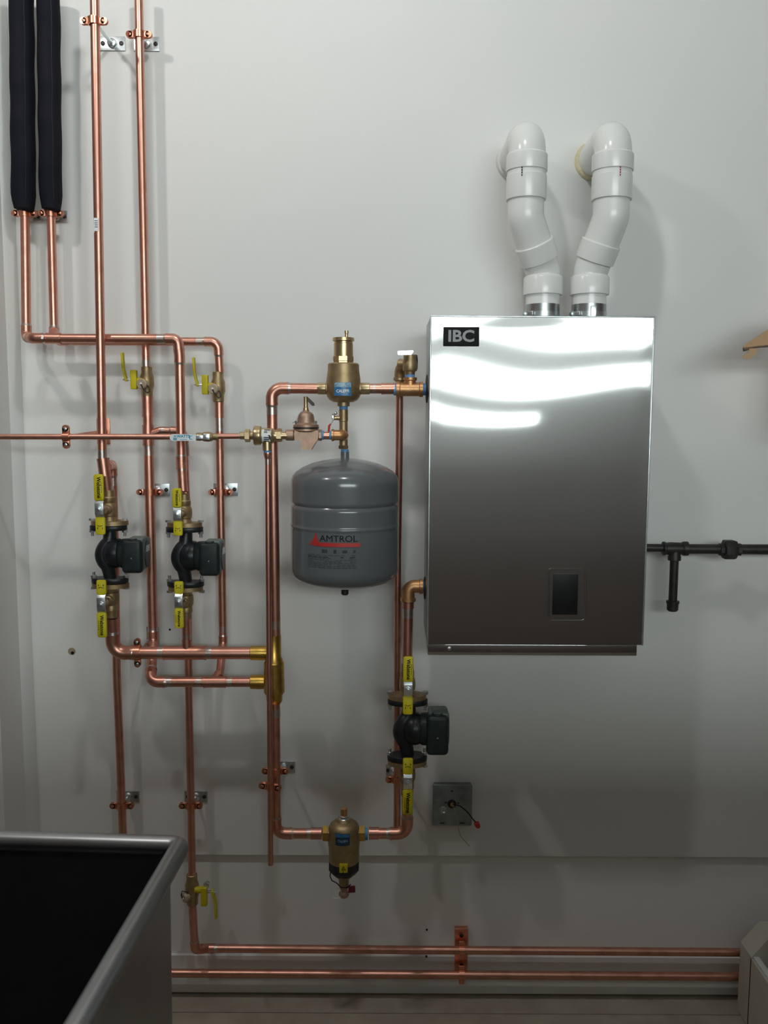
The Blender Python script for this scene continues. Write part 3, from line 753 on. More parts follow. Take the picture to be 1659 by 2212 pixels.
pipe('copper pipe dropping below the brass manifold and turning right to the dirt separator', [(594, 1520, MD), (596, 1800.5, MD), (690, 1800.5, MD)], 22,
     joints=[('solder_joint', (594.3, 1530, MD), (594.5, 1548, MD)), ('coupling', (672, 1800.5, MD), (695, 1800.5, MD)), ('solder_joint', (622, 1800.5, MD), (628, 1800.5, MD)), ('solder_joint', (664, 1800.5, MD), (672, 1800.5, MD))])
def dirt_separator():
    D = MD
    root = thing('dirt_separator', 'brass dirt separator with navy label and black collar on the lowest pipe', 'dirt separator', P(743, 1940, D))
    b = MB()
    vl(b, 743, D, [(1768, 10), (1768.5, 14), (1773, 17), (1775, 23), (1780, 29.5), (1788, 33.5), (1797, 34.5), (1818, 34.5), (1832, 33), (1858, 32.4), (1859, 30)], 44, 1810)
    hl(b, 1801, D, [(703, 15.5), (715, 16)], 6); hl(b, 1801, D, [(770, 16), (786, 15.5)], 6)
    b.build('body', 'brass', root)
    for x0, x1 in ((697, 709), (777, 789)):
        k = MB(); hl(k, 1801, D, [(x0, 13), (x0 + 1, 17.5), (x1 - 1, 17.5), (x1, 13)], 6); k.build('hex_end', 'brass_yellow', root, ang=20)
    k = MB(); hl(k, 1801, D, [(788.5, 13.2), (794.5, 13.2)]); k.build('thread_tape', 'blue', root)
    k = MB(); vl(k, 743, D, [(1745, 5), (1746, 7.8), (1751, 8), (1761, 7.4), (1762, 6)], 10, 1753); k.build('top_plug', 'bronze', root)
    k = MB(); vl(k, 743, D, [(1761, 7), (1762, 8.8), (1767, 9.5), (1769, 12)], 20, 1765); k.build('plug_ring', 'zinc', root)
    c = MB(); vl(c, 743, D, [(1858, 30), (1858.5, 33.6), (1875, 33.8), (1876, 33), (1885, 26), (1886, 22)], 10, 1870)
    c.build('magnet_collar', 'rubber', root, ang=20)
    tg = MB(); pbox(tg, 733, 1866, 751, 1886, D + .036, D + .0415, .001); tgo = tg.build('yellow_tag', 'yellow', root)
    q = P(742, 1876, D + .042); s = S(q)
    tm = MB()
    pts = [q + V((-5 * s, 0, -4 * s)), q + V((5 * s, 0, -4 * s)), q + V((0, 0, 5 * s))]
    inn = [q + V((-3 * s, 0, -2.8 * s)), q + V((3 * s, 0, -2.8 * s)), q + V((0, 0, 2.8 * s))]
    tm.add(pts + inn, [[0, 1, 4, 3], [1, 2, 5, 4], [2, 0, 3, 5]]); tm.build('warning_mark', 'ink', tgo)
    n = MB(); vl(n, 743, D, [(1884, 22), (1888, 21), (1896, 13.5), (1899, 11), (1912, 10.8), (1918, 9), (1921, 6)], 30, 1900); n.build('cone', 'brass', root)
    v = MB(); v.sphere(P(743, 1931, D), 11.5 * s, 22, (1, 1, .82)); vl(v, 743, D, [(1919, 8), (1926, 8)], 16, 1922); v.build('drain_ball', 'bronze_dull', root)
    rt = MB(); rt.box(P(760, 1921, D + .014), (.018, .006, .017), .001, Matrix.Rotation(.2, 3, 'Z')); rt.build('drain_lever', 'darkred', root)
    w_ = MB(); w_.tube([P(714, 1882, D + .02), P(713, 1893, D + .025), P(717, 1902, D + .025), P(728, 1908, D + .025), P(736, 1917, D + .022), P(750, 1918, D + .02), P(758, 1910, D + .016)], .0015, 8); w_.build('cap_strap', 'rubber', root)
    rg = MB(); qq = P(727, 1930, D + .01); rg.tube([qq + V((11 * s * math.cos(a), 0, 12 * s * math.sin(a))) for a in [2 * math.pi * k / 20 for k in range(20)]], .0011, 6, close=True); rg.build('key_ring', 'clear', root)
    C = P(743, 1812, D); rad = 35.1 * s
    def wr(px, py, dy=0.):
        X = (px - 743) * s; a = math.asin(X / rad)
        return V((C.x + rad * math.sin(a), C.y - rad * math.cos(a) - .0004 - dy, P(743, py, D + .036).z))
    def sh(x0, y0, x1, y1, m, nm, par, dy):
        g = []; n_ = 8
        for i in range(n_ + 1): x = x0 + (x1 - x0) * i / n_; g += [wr(x, y0, dy), wr(x, y1, dy)]
        return MB().add(g, [[2 * i, 2 * i + 1, 2 * i + 3, 2 * i + 2] for i in range(n_)]).build(nm, m, par)
    lb = sh(726, 1799, 757, 1825, 'navylabel', 'label_plate', root, 0)
    sh(726.5, 1799.5, 756.5, 1807, 'bluelabel', 'picture_band', lb, .0004)
    def tf(x, y):
        q_ = wr(742 + x / s, 1815, .0007); q_.z += y; return q_
    text_mb('CALEFFI', 7.6 * s, bold=.2 * s, sx=.8, fn=tf).build('lettering', 'palelabel', lb)
dirt_separator()

# ------------------------------------------------------------------ left pipework
D0 = .06     # pipes close to the wall
H1D = .15    # upper header in front
A1D = .18
H3D = .165   # lower headers
def sleeve(cx0, cx1, y1, w, label, d):
    a, b = P(cx0, -30, d), P(cx1, y1, d)
    r = w / 2 * S(a); n = 30; pts = []; rs = []
    for i in range(n + 1):
        t_ = i / n; q = a.lerp(b, t_)
        wob = .0008 * math.sin(i * .8 + cx0)
        pts.append(q + V((wob, 0, 0))); rs.append(r * (1 + .012 * math.sin(i * .9 + cx0)) * (1 if i < n - 1 else (.93 if i < n else .82)))
    pts.append(b + V((0, 0, -.004))); rs.append(r * .55)
    o = MB().tube(pts, rs, 28).build('insulated_pipe_sleeve', 'foam'); tag(o, label, 'pipe insulation', 'black foam sleeves at the top left')
    sl = MB(); sl.tube([p + V((r * .55, -r * .84, 0)) for p in pts[:-2]], .0005, 6); sl.build('seam', 'rubber', o)
sleeve(46, 51.5, 452, 52, 'leftmost black foam pipe sleeve at the top left', .075)
sleeve(104, 110, 452, 49, 'black foam pipe sleeve second from the left edge', .075)
pipe('leftmost copper drop pipe turning forward into the long upper header', [(54, 452, .065), (57, 728, .065), (73, 731, H1D), (384, 732, H1D), (388, 770, H1D), (392, 1000, H1D), (396, 1062, H3D)], 20,
     joints=[('tee', (100, 731, H1D), (132, 731.5, H1D), (116, 716, .11), 18), ('solder_joint', (340, 732, H1D), (356, 732, H1D)), ('solder_joint', (387.6, 762, H1D), (388, 778, H1D))], fr=1.3)
pipe('copper drop pipe second from left turning right behind the upper header', [(110, 452, .065), (117.5, 737, .065), (471, 738, .065), (475, 806, D0)], 18.5,
     joints=[('solder_joint', (425, 738, .065), (440, 738, .065)), ('solder_joint', (117, 703, .065), (117.2, 718, .065))])
pipe('tall copper pipe from the ceiling, left of two, passing in front of the header', [(204, -30, A1D), (221, 978, A1D)], 20,
     joints=[('solder_joint', (220.8, 972, A1D), (221.4, 992, A1D))])
lab = MB(); q = P(208, 485, A1D + .0115); lab.box(q, (.012, .0012, .032), .0003, Matrix.Rotation(.03, 3, 'Y')); lo = lab.build('paper_tag', 'white')
lab2 = MB()
for k in range(4): lab2.box(q + V((0, -.0009, .009 - .005 * k)), (.008, .0004, .0015))
lab2.build('printed_lines', 'inkgrey', lo); MB().tube([P(205, 497, A1D + .012), P(203, 503, A1D + .014), P(199, 510, A1D + .014)], .0005, 6).build('string', 'clear', lo)
tag(lo, 'small white paper tag tied to the tall copper pipe', 'tag')
pipe('tall copper pipe from the ceiling, right of two, passing behind the header', [(299, -30, .07), (316, 792, .07)], 18.5,
     joints=[('solder_joint', (315.6, 778, .07), (316, 792, .07))])
def purge_valve(cx, y0, label, d, flip=1):
    """brass body on an upright pipe with a cap, a yellow T-handle and an edge-on yellow lever; flip -1: upside down and to the right"""
    D = d
    root = thing('purge_valve', label, 'valve', P(cx, y0 + 70 * (1 if flip > 0 else .5), D), 'brass purge valves with yellow handles')
    def Y(k): return y0 + k
    b = MB()
    vl(b, cx, D, [(Y(0), 10), (Y(1), 11.6), (Y(14), 11.6), (Y(22), 14.5), (Y(42), 15), (Y(50), 12.4), (Y(64), 12), (Y(66), 10)], 30, Y(33))
    b.build('body', 'brass', root)
    s = S(P(cx, Y(30), D))
    f = flip
    if f > 0: capx, capy = cx - 10, Y(37)
    else: capx, capy = cx - 14, Y(50)
    ax = V((-.20, -.98, 0)) if f > 0 else V((-.75, -.66, -.1))
    cb = MB(); q0 = P(cx - 2, capy, D + .004); q = P(capx, capy, D + .034 if f > 0 else D + .018)
    cb.lathe(q, ax, [(-.02, 8 * s), (-.002, 8.5 * s), (0, 11.2 * s), (.006, 11.2 * s), (.008, 9.5 * s)], 20)
    co = cb.build('drain_cap', 'capbrass', root)
    MB().lathe(q + ax * .008, ax, [(0, 2.5 * s), (.002, 2.3 * s), (.003, 1 * s)], 12).build('cap_rivet', 'white', co)
    e1 = q + ax * .009
    if f > 0: wp = [e1, e1 + V((.006, -.004, -.012)), e1 + V((.016, -.002, -.024)), e1 + V((.022, .004, -.02)), e1 + V((.018, .008, -.008)), e1 + V((.012, .014, -.004))]
    else: wp = [e1, e1 + V((-.004, -.004, .012)), e1 + V((-.001, -.002, .024)), e1 + V((.012, .004, .016)), e1 + V((.018, .01, .004))]
    MB().tube(wp, .0016, 8).build('cap_strap', 'rubber', co)
    # T-handle
    h = MB()
    hx = cx - 27 * f; hy = Y(28)
    hl(h, Y(31) if f > 0 else Y(34), D + .012, [(cx - 10 * f, 7), (hx + 3 * f, 7)] if f > 0 else [(cx + 6, 7), (hx, 7)], 12)
    hc = P(hx - 1, hy if f > 0 else Y(48), D + .016)
    h.box(hc, (13 * s, .016, 41 * s), .002)
    h.build('small_handle', 'yellow', root)
    # edge-on lever
    a = MB(); ay = Y(28) if f > 0 else Y(38)
    a.box(P(hx - 14 * f, ay, D + .008), (20 * s, .010, 3.4 * s), .0008)
    if f < 0: a.lathe(P(hx + 4, Y(24), D + .012), (0, -1, 0), [(-.012, 6 * s), (0, 7.5 * s), (.004, 7 * s), (.005, 3 * s)], 6)
    ao = a.build('lever_arm', 'zinc', root)
    g = MB(); lx = hx - 21 * f
    z0, z1, z2 = (ay + 2, ay - 26, ay - 57) if f > 0 else (ay - 2, ay + 26, ay + 55)
    pts = [P(lx + 4 * f, z0, D + .008), P(lx, (z0 + z1) / 2, D + .008), P(lx - 3 * f, z1, D + .008), P(lx - 5 * f if f > 0 else lx + 4, z2, D + .008)]
    for i in range(3):
        A, B = pts[i], pts[i + 1]; c = (A + B) / 2; v = B - A
        ang_ = math.atan2(v.x, v.z)
        g.box(c, (4.6 * s, .017, v.length + .004), .0015, Matrix.Rotation(ang_, 3, 'Y'))
    g.build('lever_grip', 'yellow', ao)
purge_valve(317.5, 792, 'brass purge valve with yellow handles on the tall ceiling pipe', .07)
purge_valve(471.5, 803, 'brass purge valve with yellow handles at the right end of the upper pipes', D0)
pipe('copper pipe below the left purge valve running down behind the upper lower-header', [(318.5, 856, .07), (331, 1385, .07), (325, 1473, H3D), (545, 1473, H3D)], 21.5,
     joints=[('coupling', (318.4, 856, .07), (319.5, 900, .07)), ('tee', (319.6, 918, .07), (320.8, 962, .07), (345, 931, .07), 16), ('solder_joint', (321, 962, .07), (322, 984, .07)), ('solder_joint', (330.5, 1355, .07), (331, 1376, .07)),
             ('solder_joint', (362, 1473, H3D), (372, 1473, H3D)), ('solder_joint', (425, 1473, H3D), (436, 1473, H3D)), ('tee', (440, 1473, H3D), (488, 1473, H3D), (473, 1455, .14), 18), ('solder_joint', (492, 1473, H3D), (502, 1473, H3D))])
pipe('copper branch pipe dropping behind the second pump to the floor', [(344, 930, .07), (397, 931, .07), (404, 1150, .07), (408, 1500, .07), (413, 1760, .07), (415, 1892, .07)], 17,
     joints=[('solder_joint', (399.5, 960, .07), (400.5, 985, .07)), ('solder_joint', (350, 930, .07), (356, 930, .07))])
pipe('copper pipe below the right purge valve joining the lower header', [(473.5, 868, D0), (482, 1392, D0), (474, 1462, .15)], 17.5,
     joints=[('coupling', (473.6, 869, D0), (474, 902, D0)), ('solder_joint', (474.1, 903, D0), (474.8, 932, D0)), ('solder_joint', (481.2, 1352, D0), (481.6, 1366, D0))])
# first pump line
pipe('thick copper pipe stub above the first pump with a branch turning back to the wall', [(222, 990, A1D), (228, 1022, A1D), (233, 1064, .175)], 23, elbows=False,
     joints=[('coupling', (222.3, 990, A1D), (227, 1028, A1D)), ('solder_joint', (230, 1040, .177), (232.5, 1058, .175))])
pipe('copper pipe curving back behind the first pump and down behind the sink', [(232, 1008, .15), (243, 1003, .075), (247, 1150, .07), (252, 1450, .07), (258, 1600, .07), (265.5, 1800, .07), (266, 1850, .07)], 18.5,
     joints=[('solder_joint', (243.6, 1032, .075), (244.4, 1050, .075))], fr=1.5)
o, r = pipe('lower-header copper pipe from below the first pump to the brass manifold', [(242, 1335, .172), (244.5, 1410, H3D), (545, 1410.5, H3D)], 27,
     joints=[('coupling', (400 - 46, 1410, H3D), (400 + 46, 1410, H3D)), ('solder_joint', (356 - 14, 1410, H3D), (356, 1410, H3D)), ('solder_joint', (446, 1410, H3D), (458, 1410, H3D)), ('solder_joint', (263, 1410, H3D), (284, 1410, H3D))])
pipe('short copper pipe between the second pump and the thick lower header', [(401.5, 1322, .168), (404, 1404, H3D)], 18.5,
     joints=[('solder_joint', (403, 1370, .166), (403.5, 1384, H3D)), ('coupling', (403.4, 1382, H3D), (404, 1402, H3D))])
def manifold():
    D = .185
    root = thing('hydraulic_separator', 'yellow brass manifold block behind the drain pipe taking both lower headers', 'manifold', P(592, 1530, D))
    b = MB(); vl(b, 592, D + .012, [(1370, 12), (1371, 16), (1418, 15.5), (1422, 18), (1428, 19), (1431, 21.5), (1480, 22.5), (1494, 22.5), (1501, 18), (1513, 17.5), (1519, 14), (1520, 11)], 32, 1440)
    b.build('body', 'brass_yellow', root)
    for y in (1410.5, 1473):
        k = MB(); hl(k, y, H3D, [(541, 13.8), (542, 15.2), (562, 15.6), (564, 15.4), (585, 15)], 32); k.build('socket', 'brass_yellow', root)
    h = MB(); h.box(P(581, 1515, D + .045), (.012, .006, .105), .0025); h.lathe(P(583, 1480, D + .045), (0, 1, 0), [(0, .006), (.03, .006)], 12); h.build('drain_lever', 'yellow', root)
manifold()
# floor run
purge_valve(415, 1888, 'brass purge valve with yellow handles low on the wall beside the sink', .07, -1)
pipe('copper pipe below the lowest purge valve turning right along the wall foot', [(415.5, 1952, .07), (421, 2051, .07), (447, 2048.5, .035), (1700, 2058, .035)], 17.5, fr=1.3,
     joints=[('solder_joint', (456, 2048.6, .035), (470, 2048.7, .035))])
pipe('lowest copper pipe running level along the baseboard', [(300, 2101.5, .035), (1700, 2110, .035)], 17.5)

# ------------------------------------------------------------------ pumps with their isolation valves
def iso_valve(root_px, y_fl, up, d, label, w=1., sc=1., lev=(-26, 16, 46, 102)):
    """brass flanged ball valve; the flange is next to the pump. up=1: valve above its flange"""
    cx = root_px; f = up
    C = P(cx, y_fl, d); s = S(C) * sc
    root = thing('isolation_valve', label, 'valve', C, 'yellow-handled isolation valves at the pumps')
    def L(x, y, z): return C + V((x * s, -y * s, z * s * f))
    b = MB()
    ov = []
    for (h_, k) in ((-5, 1), (5, 1)):
        ov.append([C + V((math.cos(a) * (42 - 3 * abs(math.sin(a))) * s * w, -math.sin(a) * 26 * s, h_ * s * f * .95)) for a in [2 * math.pi * i / 40 for i in range(40)]])
    b.rings(ov)
    ax = V((0, 0, f))
    b.lathe(C, ax, [(4 * s, 17 * s), (8 * s, 16 * s), (14 * s, 14.5 * s), (16 * s, 17 * s), (26 * s, 18 * s), (36 * s, 17.5 * s), (44 * s, 14 * s), (46 * s, 15 * s), (56 * s, 15 * s), (58 * s, 13.5 * s), (72 * s, 13 * s), (72 * s, 10 * s)], 30)
    b.lathe(C + V((0, 0, 30 * s * f)), (0, -1, 0), [(0, 13 * s), (24 * s, 10 * s), (26 * s, 8 * s), (40 * s, 7 * s)], 16)
    b.build('body', 'brass', root)
    u = S(C); LD_ = .082
    z0, z1, z2, z3 = lev
    def Q(x, y, z): return C + V((x * s, -y, z * u * f))
    lv = MB()
    zm = (z1 + z2) / 2
    lv.lathe(Q(0, 0, zm), (0, -1, 0), [(.030, 5 * s), (.080, 5 * s)], 14)
    for (za, zb, ya, yb) in ((z1 + 5, z2 - 6, 0, 0), (z1 - 3, z1 + 6, -.008, 0), (z2 - 7, z2 + 3, 0, -.006)):
        A, B = Q(0, LD_ + ya, za), Q(0, LD_ + yb, zb); v = B - A
        lv.box((A + B) / 2, (18 * s, .0025, v.length + .001), .0004, Matrix.Rotation(-math.atan2(v.y, v.z), 3, 'X'))
    lv.lathe(Q(0, LD_, zm), (0, -1, 0), [(0, 6.5 * s), (3.5 * s, 6.5 * s), (4 * s, 4 * s)], 6)
    lv.lathe(Q(0, LD_, zm), (0, -1, 0), [(3.5 * s, 3 * s), (6 * s, 3 * s), (6.5 * s, 1 * s)], 10)
    lvo = lv.build('lever_plate', 'zinc', root)
    def grip(c0, c1, y):
        g = MB(); pts = []; hw = 10.4
        for (qx, qz, a0) in ((hw - 5, c1 - 5, 0), (-hw + 5, c1 - 5, 90), (-hw + 4, c0 + 4, 180), (hw - 4, c0 + 4, 270)):
            rr = 5 if a0 < 180 else 4
            for k in range(5):
                a = math.radians(a0 + 22.5 * k); pts.append((qx + rr * math.cos(a), qz + rr * math.sin(a)))
        rings = []
        for yy, sh in ((-.0045, .84), (-.003, .95), (-.0015, 1), (.0015, 1), (.003, .95), (.0042, .84)):
            mz = (c0 + c1) / 2
            rings.append([Q(px_ * sh, LD_ + y + yy, mz + (pz - mz) * (1 - (1 - sh) * .3)) for px_, pz in pts])
        g.rings(rings); return g
    lo = grip(z2, z3, -.004).build('long_grip', 'yellow', root, ang=50)
    sh_ = grip(z0, z1, -.008).build('short_grip', 'yellow', root, ang=50)
    q = Q(0, LD_ - .004 + .0046, (z2 + z3) / 2)
    sg = -1
    L_ = (z3 - z2) * u
    text_mb('Webstone', L_ * .205, bold=L_ * .006, sx=.92, fn=lambda x, y: q + V((y + .5 * s, 0, sg * x))).build('lettering', 'ink', lo)
    fp = MB()
    for k in range(5):
        c_ = q + V((6.2 * s * f, 0, (k - 2) * L_ * .085)); fp.add([c_ + V((a_ * .5 * s, 0, b_ * L_ * .032)) for a_, b_ in ((-1, -1), (1, -1), (1, 1), (-1, 1))], [[0, 1, 2, 3]])
    fp.build('fine_print', 'ink', lo)
    q2 = Q(0, LD_ - .008 + .0047, (z0 + z1) / 2 - 2)
    mk = MB(); t_ = 1.6 * s
    for i in range(8):
        a0, a1 = math.radians(205 + 130 * i / 8), math.radians(205 + 130 * (i + 1) / 8)
        c_ = q2 + V((0, 0, 5 * s * f)); rr = 7 * s
        def pt(a, r_): return c_ + V((r_ * math.cos(a), 0, (r_ * math.sin(a) * .6) * (f)))
        mk.add([pt(a0, rr), pt(a1, rr), pt(a1, rr - t_), pt(a0, rr - t_)], [[0, 1, 2, 3]])
    for sx_ in (-1, 1): mk.add([q2 + V((sx_ * 5 * s + a_ * s, 0, b_ * s * f)) for a_, b_ in ((-.7, -5), (.7, -5), (.7, -1), (-.7, -1))], [[0, 1, 2, 3]])
    mk.build('arrow_mark', 'ink', sh_)
def pump(cx, ya, yb, d, sc, label, ms=1.):
    """circulator between flange faces at rows ya and yb"""
    C = P(cx, (ya + yb) / 2, d); s = S(C) * sc; hh = (P(cx, ya, d).z - P(cx, yb, d).z) / 2 / s
    root = thing('circulator_pump', label, 'pump', C + V((0, 0, -hh * s)), 'black circulator pumps')
    def L(x, y, z): return C + V((x * s, -y * s, z * s))
    b = MB()
    for f in (1, -1):
        rg = []
        for z in (hh - 11, hh - 10, hh - 1, hh):
            k = .97 if z in (hh - 11, hh) else 1
            rg.append([L(math.cos(a) * 41 * k, math.sin(a) * 24 * k, z * f) for a in [2 * math.pi * i / 40 for i in range(40)]])
        b.rings(rg)
    pth = [L(3, 0, hh - 4), L(3, 0, hh - 18), L(1, 2, 28), L(-7, 4, 18), L(-13, 5, 6), L(-14, 5, -6), L(-10, 4, -18), L(-4, 2, -28), L(0, 0, -hh + 16), L(0, 0, -hh + 4)]
    sm = [pth[0]]
    for i in range(len(pth) - 1):
        for k in range(1, 5):
            t_ = k / 4; p0 = pth[max(i - 1, 0)]; p1 = pth[i]; p2 = pth[i + 1]; p3 = pth[min(i + 2, len(pth) - 1)]
            sm.append(.5 * ((2 * p1) + (-p0 + p2) * t_ + (2 * p0 - 5 * p1 + 4 * p2 - p3) * t_ ** 2 + (-p0 + 3 * p1 - 3 * p2 + p3) * t_ ** 3))
    rr = [s * (13 + 3 * math.sin(math.pi * i / (len(sm) - 1))) for i in range(len(sm))]
    b.tube(sm, rr, 24)
    b.lathe(L(-10, 0, 2), (1, 0, 0), [(0, 12 * s), (4 * s, 24 * s), (12 * s, 32 * s), (26 * s, 34 * s), (34 * s, 32 * s), (34 * s, 20 * s)], 32)
    b.build('volute', 'black', root, ang=45)
    for f in (1, -1):
        for x in (-36, 36):
            k = MB()
            k.lathe(L(x, 0, (hh - 11) * f), (0, 0, -f), [(-1 * s, 6.4 * s), (5 * s, 6.4 * s)], 6)
            k.lathe(L(x, 0, (hh - 11) * f), (0, 0, -f), [(4 * s, 3.4 * s), (13 * s, 3.4 * s), (13.5 * s, 2.4 * s)], 12)
            k.lathe(L(x, 0, (hh + 10) * f), (0, 0, f), [(0, 7 * s), (5 * s, 6.6 * s)], 6); k.lathe(L(x, 0, (hh - 12) * f), (0, 0, f), [(0, 2.5 * s), (24 * s, 2.5 * s)], 8)
            k.build('flange_bolt', 'zinc', root, ang=25)
    # motor and terminal box
    def K(x, y, z): return C + V((x * s, -y * s, z * s * ms))
    m_ = MB(); m_.box(K(60, 27, -1), (45 * s, 24 * s, 74 * s * ms), 9 * s, seg=4)
    m_.lathe(K(22, 0, 1), (1, 0, 0), [(0, 28 * s), (8 * s, 33 * s), (24 * s, 34 * s), (26 * s, 30 * s)], 32)
    m_.build('motor_housing', 'motor', root, ang=50)
    g = MB(); g.box(K(63, -4, 1), (40 * s, 60 * s, 69 * s * ms), 5 * s, seg=3); g.box(K(66, 6, 33), (34 * s, 44 * s, 12 * s), 4 * s, seg=3)
    gb = g.build('terminal_box', 'motorgrey', root, ang=50)
    MB().lathe(K(60, 24, 37), (0, 0, 1), [(-2 * s, 12 * s), (1 * s, 11 * s), (1.4 * s, 8 * s), (0, 7 * s)], 24).build('cable_plug', 'motor', gb)
    k = MB(); rg = []
    for x in (82, 85): rg.append([K(x, -4 + math.cos(a) * 22, math.sin(a) * 30) for a in [2 * math.pi * i / 30 for i in range(30)]])
    k.rings(rg); ko = k.build('end_plate', 'black', gb)
    MB().lathe(K(60, 39, -4), (0, -1, 0), [(-.5 * s, 1.8 * s), (.6 * s, 1.4 * s)], 10).build('vent_screw', 'steel', gb)
    lb_ = MB(); lb_.box(K(85.3, -4, 13), (.8 * s, 26 * s, 14 * s)); lb_.build('rating_label', 'steel', gb)
pump(236, 1134.5, 1258, .175, .97, 'black circulator pump with green-black motor, left of the two upper pumps')
pump(400, 1138, 1266, .168, .97, 'black circulator pump with green-black motor, right of the two upper pumps')
pump(880, 1509, 1641, MD, 1.05, 'black circulator pump low beside the steel electrical box below the boiler', 1.12)
iso_valve(237, 1129, 1, .175, 'isolation valve on top of the left upper pump', .98, .98, (-18, 20, 54, 109))
iso_valve(239, 1264, -1, .175, 'isolation valve under the left upper pump', .98, .98, (-23, 9, 46, 99))
iso_valve(399, 1133, 1, .168, 'isolation valve on top of the right upper pump', .98, .92, (-16, 16, 44, 84))
iso_valve(401, 1271, -1, .168, 'isolation valve under the right upper pump', .98, .92, (-27, 0, 30, 72))
iso_valve(879.5, 1504, 1, MD, 'isolation valve on top of the lowest pump under the boiler', .98, 1.0, (-19, 21, 52, 106))
iso_valve(879.5, 1646, -1, MD, 'isolation valve under the lowest pump beside the electrical box', .98, 1.02, (-33, 2, 34, 89))

# ------------------------------------------------------------------ hangers
def hanger(cx, cy, d, rp, plate, label, vert=False, pm='steel', tilt=0., psize=(.068, .036)):
    """split ring round a pipe, rod back to a screwed wall plate; plate = pixel centre on the wall"""
    C = P(cx, cy, d); s = S(C); r = rp * s
    pc = P(plate[0], plate[1], 0) if plate else C
    root = thing('pipe_hanger', label, 'pipe clamp', V((pc.x, -.001, pc.z)) if plate else C, 'split ring pipe clamps')
    ax = V((1, 0, 0)) if vert else V((0, 0, 1))       # pipe direction
    sd = V((0, 0, 1)) if vert else V((math.cos(tilt), 0, -math.sin(tilt)))
    m_ = MB(); h = .0085
    n = 28
    inner, outer = r * 1.03, r * 1.03 + .0032
    def ring(rad, o_):
        fy = V((0, -1, 0))
        return [C + ax * o_ + (sd * math.cos(a) + fy * math.sin(a)) * rad for a in [2 * math.pi * i / n for i in range(n)]]
    m_.rings([ring(inner, -h), ring(outer, -h), ring(outer, h), ring(inner, h)], cap=False, close=True)
    for k in (-1, 1):
        c_ = C + sd * k * (outer + .0055)
        for oy in (-.0032, .0032):
            rt = Matrix([ (sd if i == 0 else V((0, 1, 0)) if i == 1 else ax) for i in range(3)]).transposed()
            m_.box(c_ + V((0, oy, 0)), (.013, .0035, 2 * h), .0012, rt)
            m_.lathe(c_ + sd * k * .005 + V((0, oy - .00175, 0)), (0, 1, 0), [(0, h * .98), (.0035, h * .98)], 18)
    ro = m_.build('split_ring', 'copper_clamp', root)
    for k in (-1, 1):
        c_ = C + sd * k * (outer + .0088)
        MB().lathe(c_ + V((0, -.004, 0)), (0, -1, 0), [(0, .0042), (.002, .0042), (.003, .0025)], 12).build('screw', 'copper_clamp' if not vert else 'steel', ro)
    if plate:
        a_, b_ = C + V((0, outer, 0)), V((pc.x, -.004, pc.z))
        rd = MB().tube([a_, b_], .0048, 14)
        rd.lathe(b_, (0, -1, 0), [(-.002, .0125), (.008, .011), (.010, .007)], 18)
        rd.build('threaded_rod', 'zinc' if pm == 'steel' else 'copper_clamp', root)
        pw, ph = psize if not vert or pm == 'steel' else (psize[1], psize[0])
        p_ = MB().box((pc.x, -.0022, pc.z), (pw, .0028, ph), .0008); po = p_.build('wall_plate', pm, root)
        for k in (-1, 1):
            off = V((k * pw * .36, 0, 0)) if pw > ph else V((0, 0, k * ph * .36))
            sc_ = MB().lathe(V((pc.x, -.0035, pc.z)) + off, (0, -1, 0), [(0, .0058), (.0015, .0056), (.0025, .004), (.0026, .002)], 14)
            sc_.build('screw', 'iron', po)
    return root
hanger(203, 46, A1D, 10, (243, 95), 'copper clamp on a slanting steel rod near the top of the tall left pipe')
hanger(300.5, 75, .07, 9.3, (317, 96), 'copper clamp near the top of the right tall ceiling pipe')
hanger(53.5, 461, .065, 9.8, (68, 468), 'copper clamp just under the leftmost black foam sleeve', psize=(.054, .03))
hanger(110.5, 461, .065, 9.5, (125, 468), 'copper clamp just under the right black foam sleeve', psize=(.054, .03))
hanger(324, 1063, .07, 11, (341, 1058), 'copper clamp on the inner drop pipe beside the right upper pump')
hanger(477, 1063, D0, 9, (488, 1057), 'copper clamp on the drop pipe right of the upper pumps')
hanger(263.5, 1740, .07, 9.2, (277, 1720), 'copper clamp low on the pipe that runs down behind the sink', psize=(.066, .035))
hanger(412.5, 1740, .07, 8.6, (424, 1720), 'copper clamp low on the branch pipe above the sink corner', psize=(.066, .035))
hanger(595, 1665, MD, 11, (613, 1656), 'copper clamp holding the thick pipe to a plate above the dirt separator', psize=(.066, .035))
hanger(583.5, 1699, KD, 6.4, None, 'plateless copper clamp on the thin open-ended drain pipe', tilt=.15)
hanger(857.8, 1684, LD, 8, (849, 1663), 'copper clamp on the relief drain pipe under the lowest pump', psize=(.04, .035))
hanger(143, 943.5, KD, 6.4, (224, 932), 'copper clamp on the thin feed pipe with a thin rod to a copper plate', vert=True, pm='copper_clamp', psize=(.072, .036))
hanger(297, 1410, H3D, 13.5, (331, 1372), 'copper clamp around the left end of the thick lower header', vert=True, psize=(.036, .05))
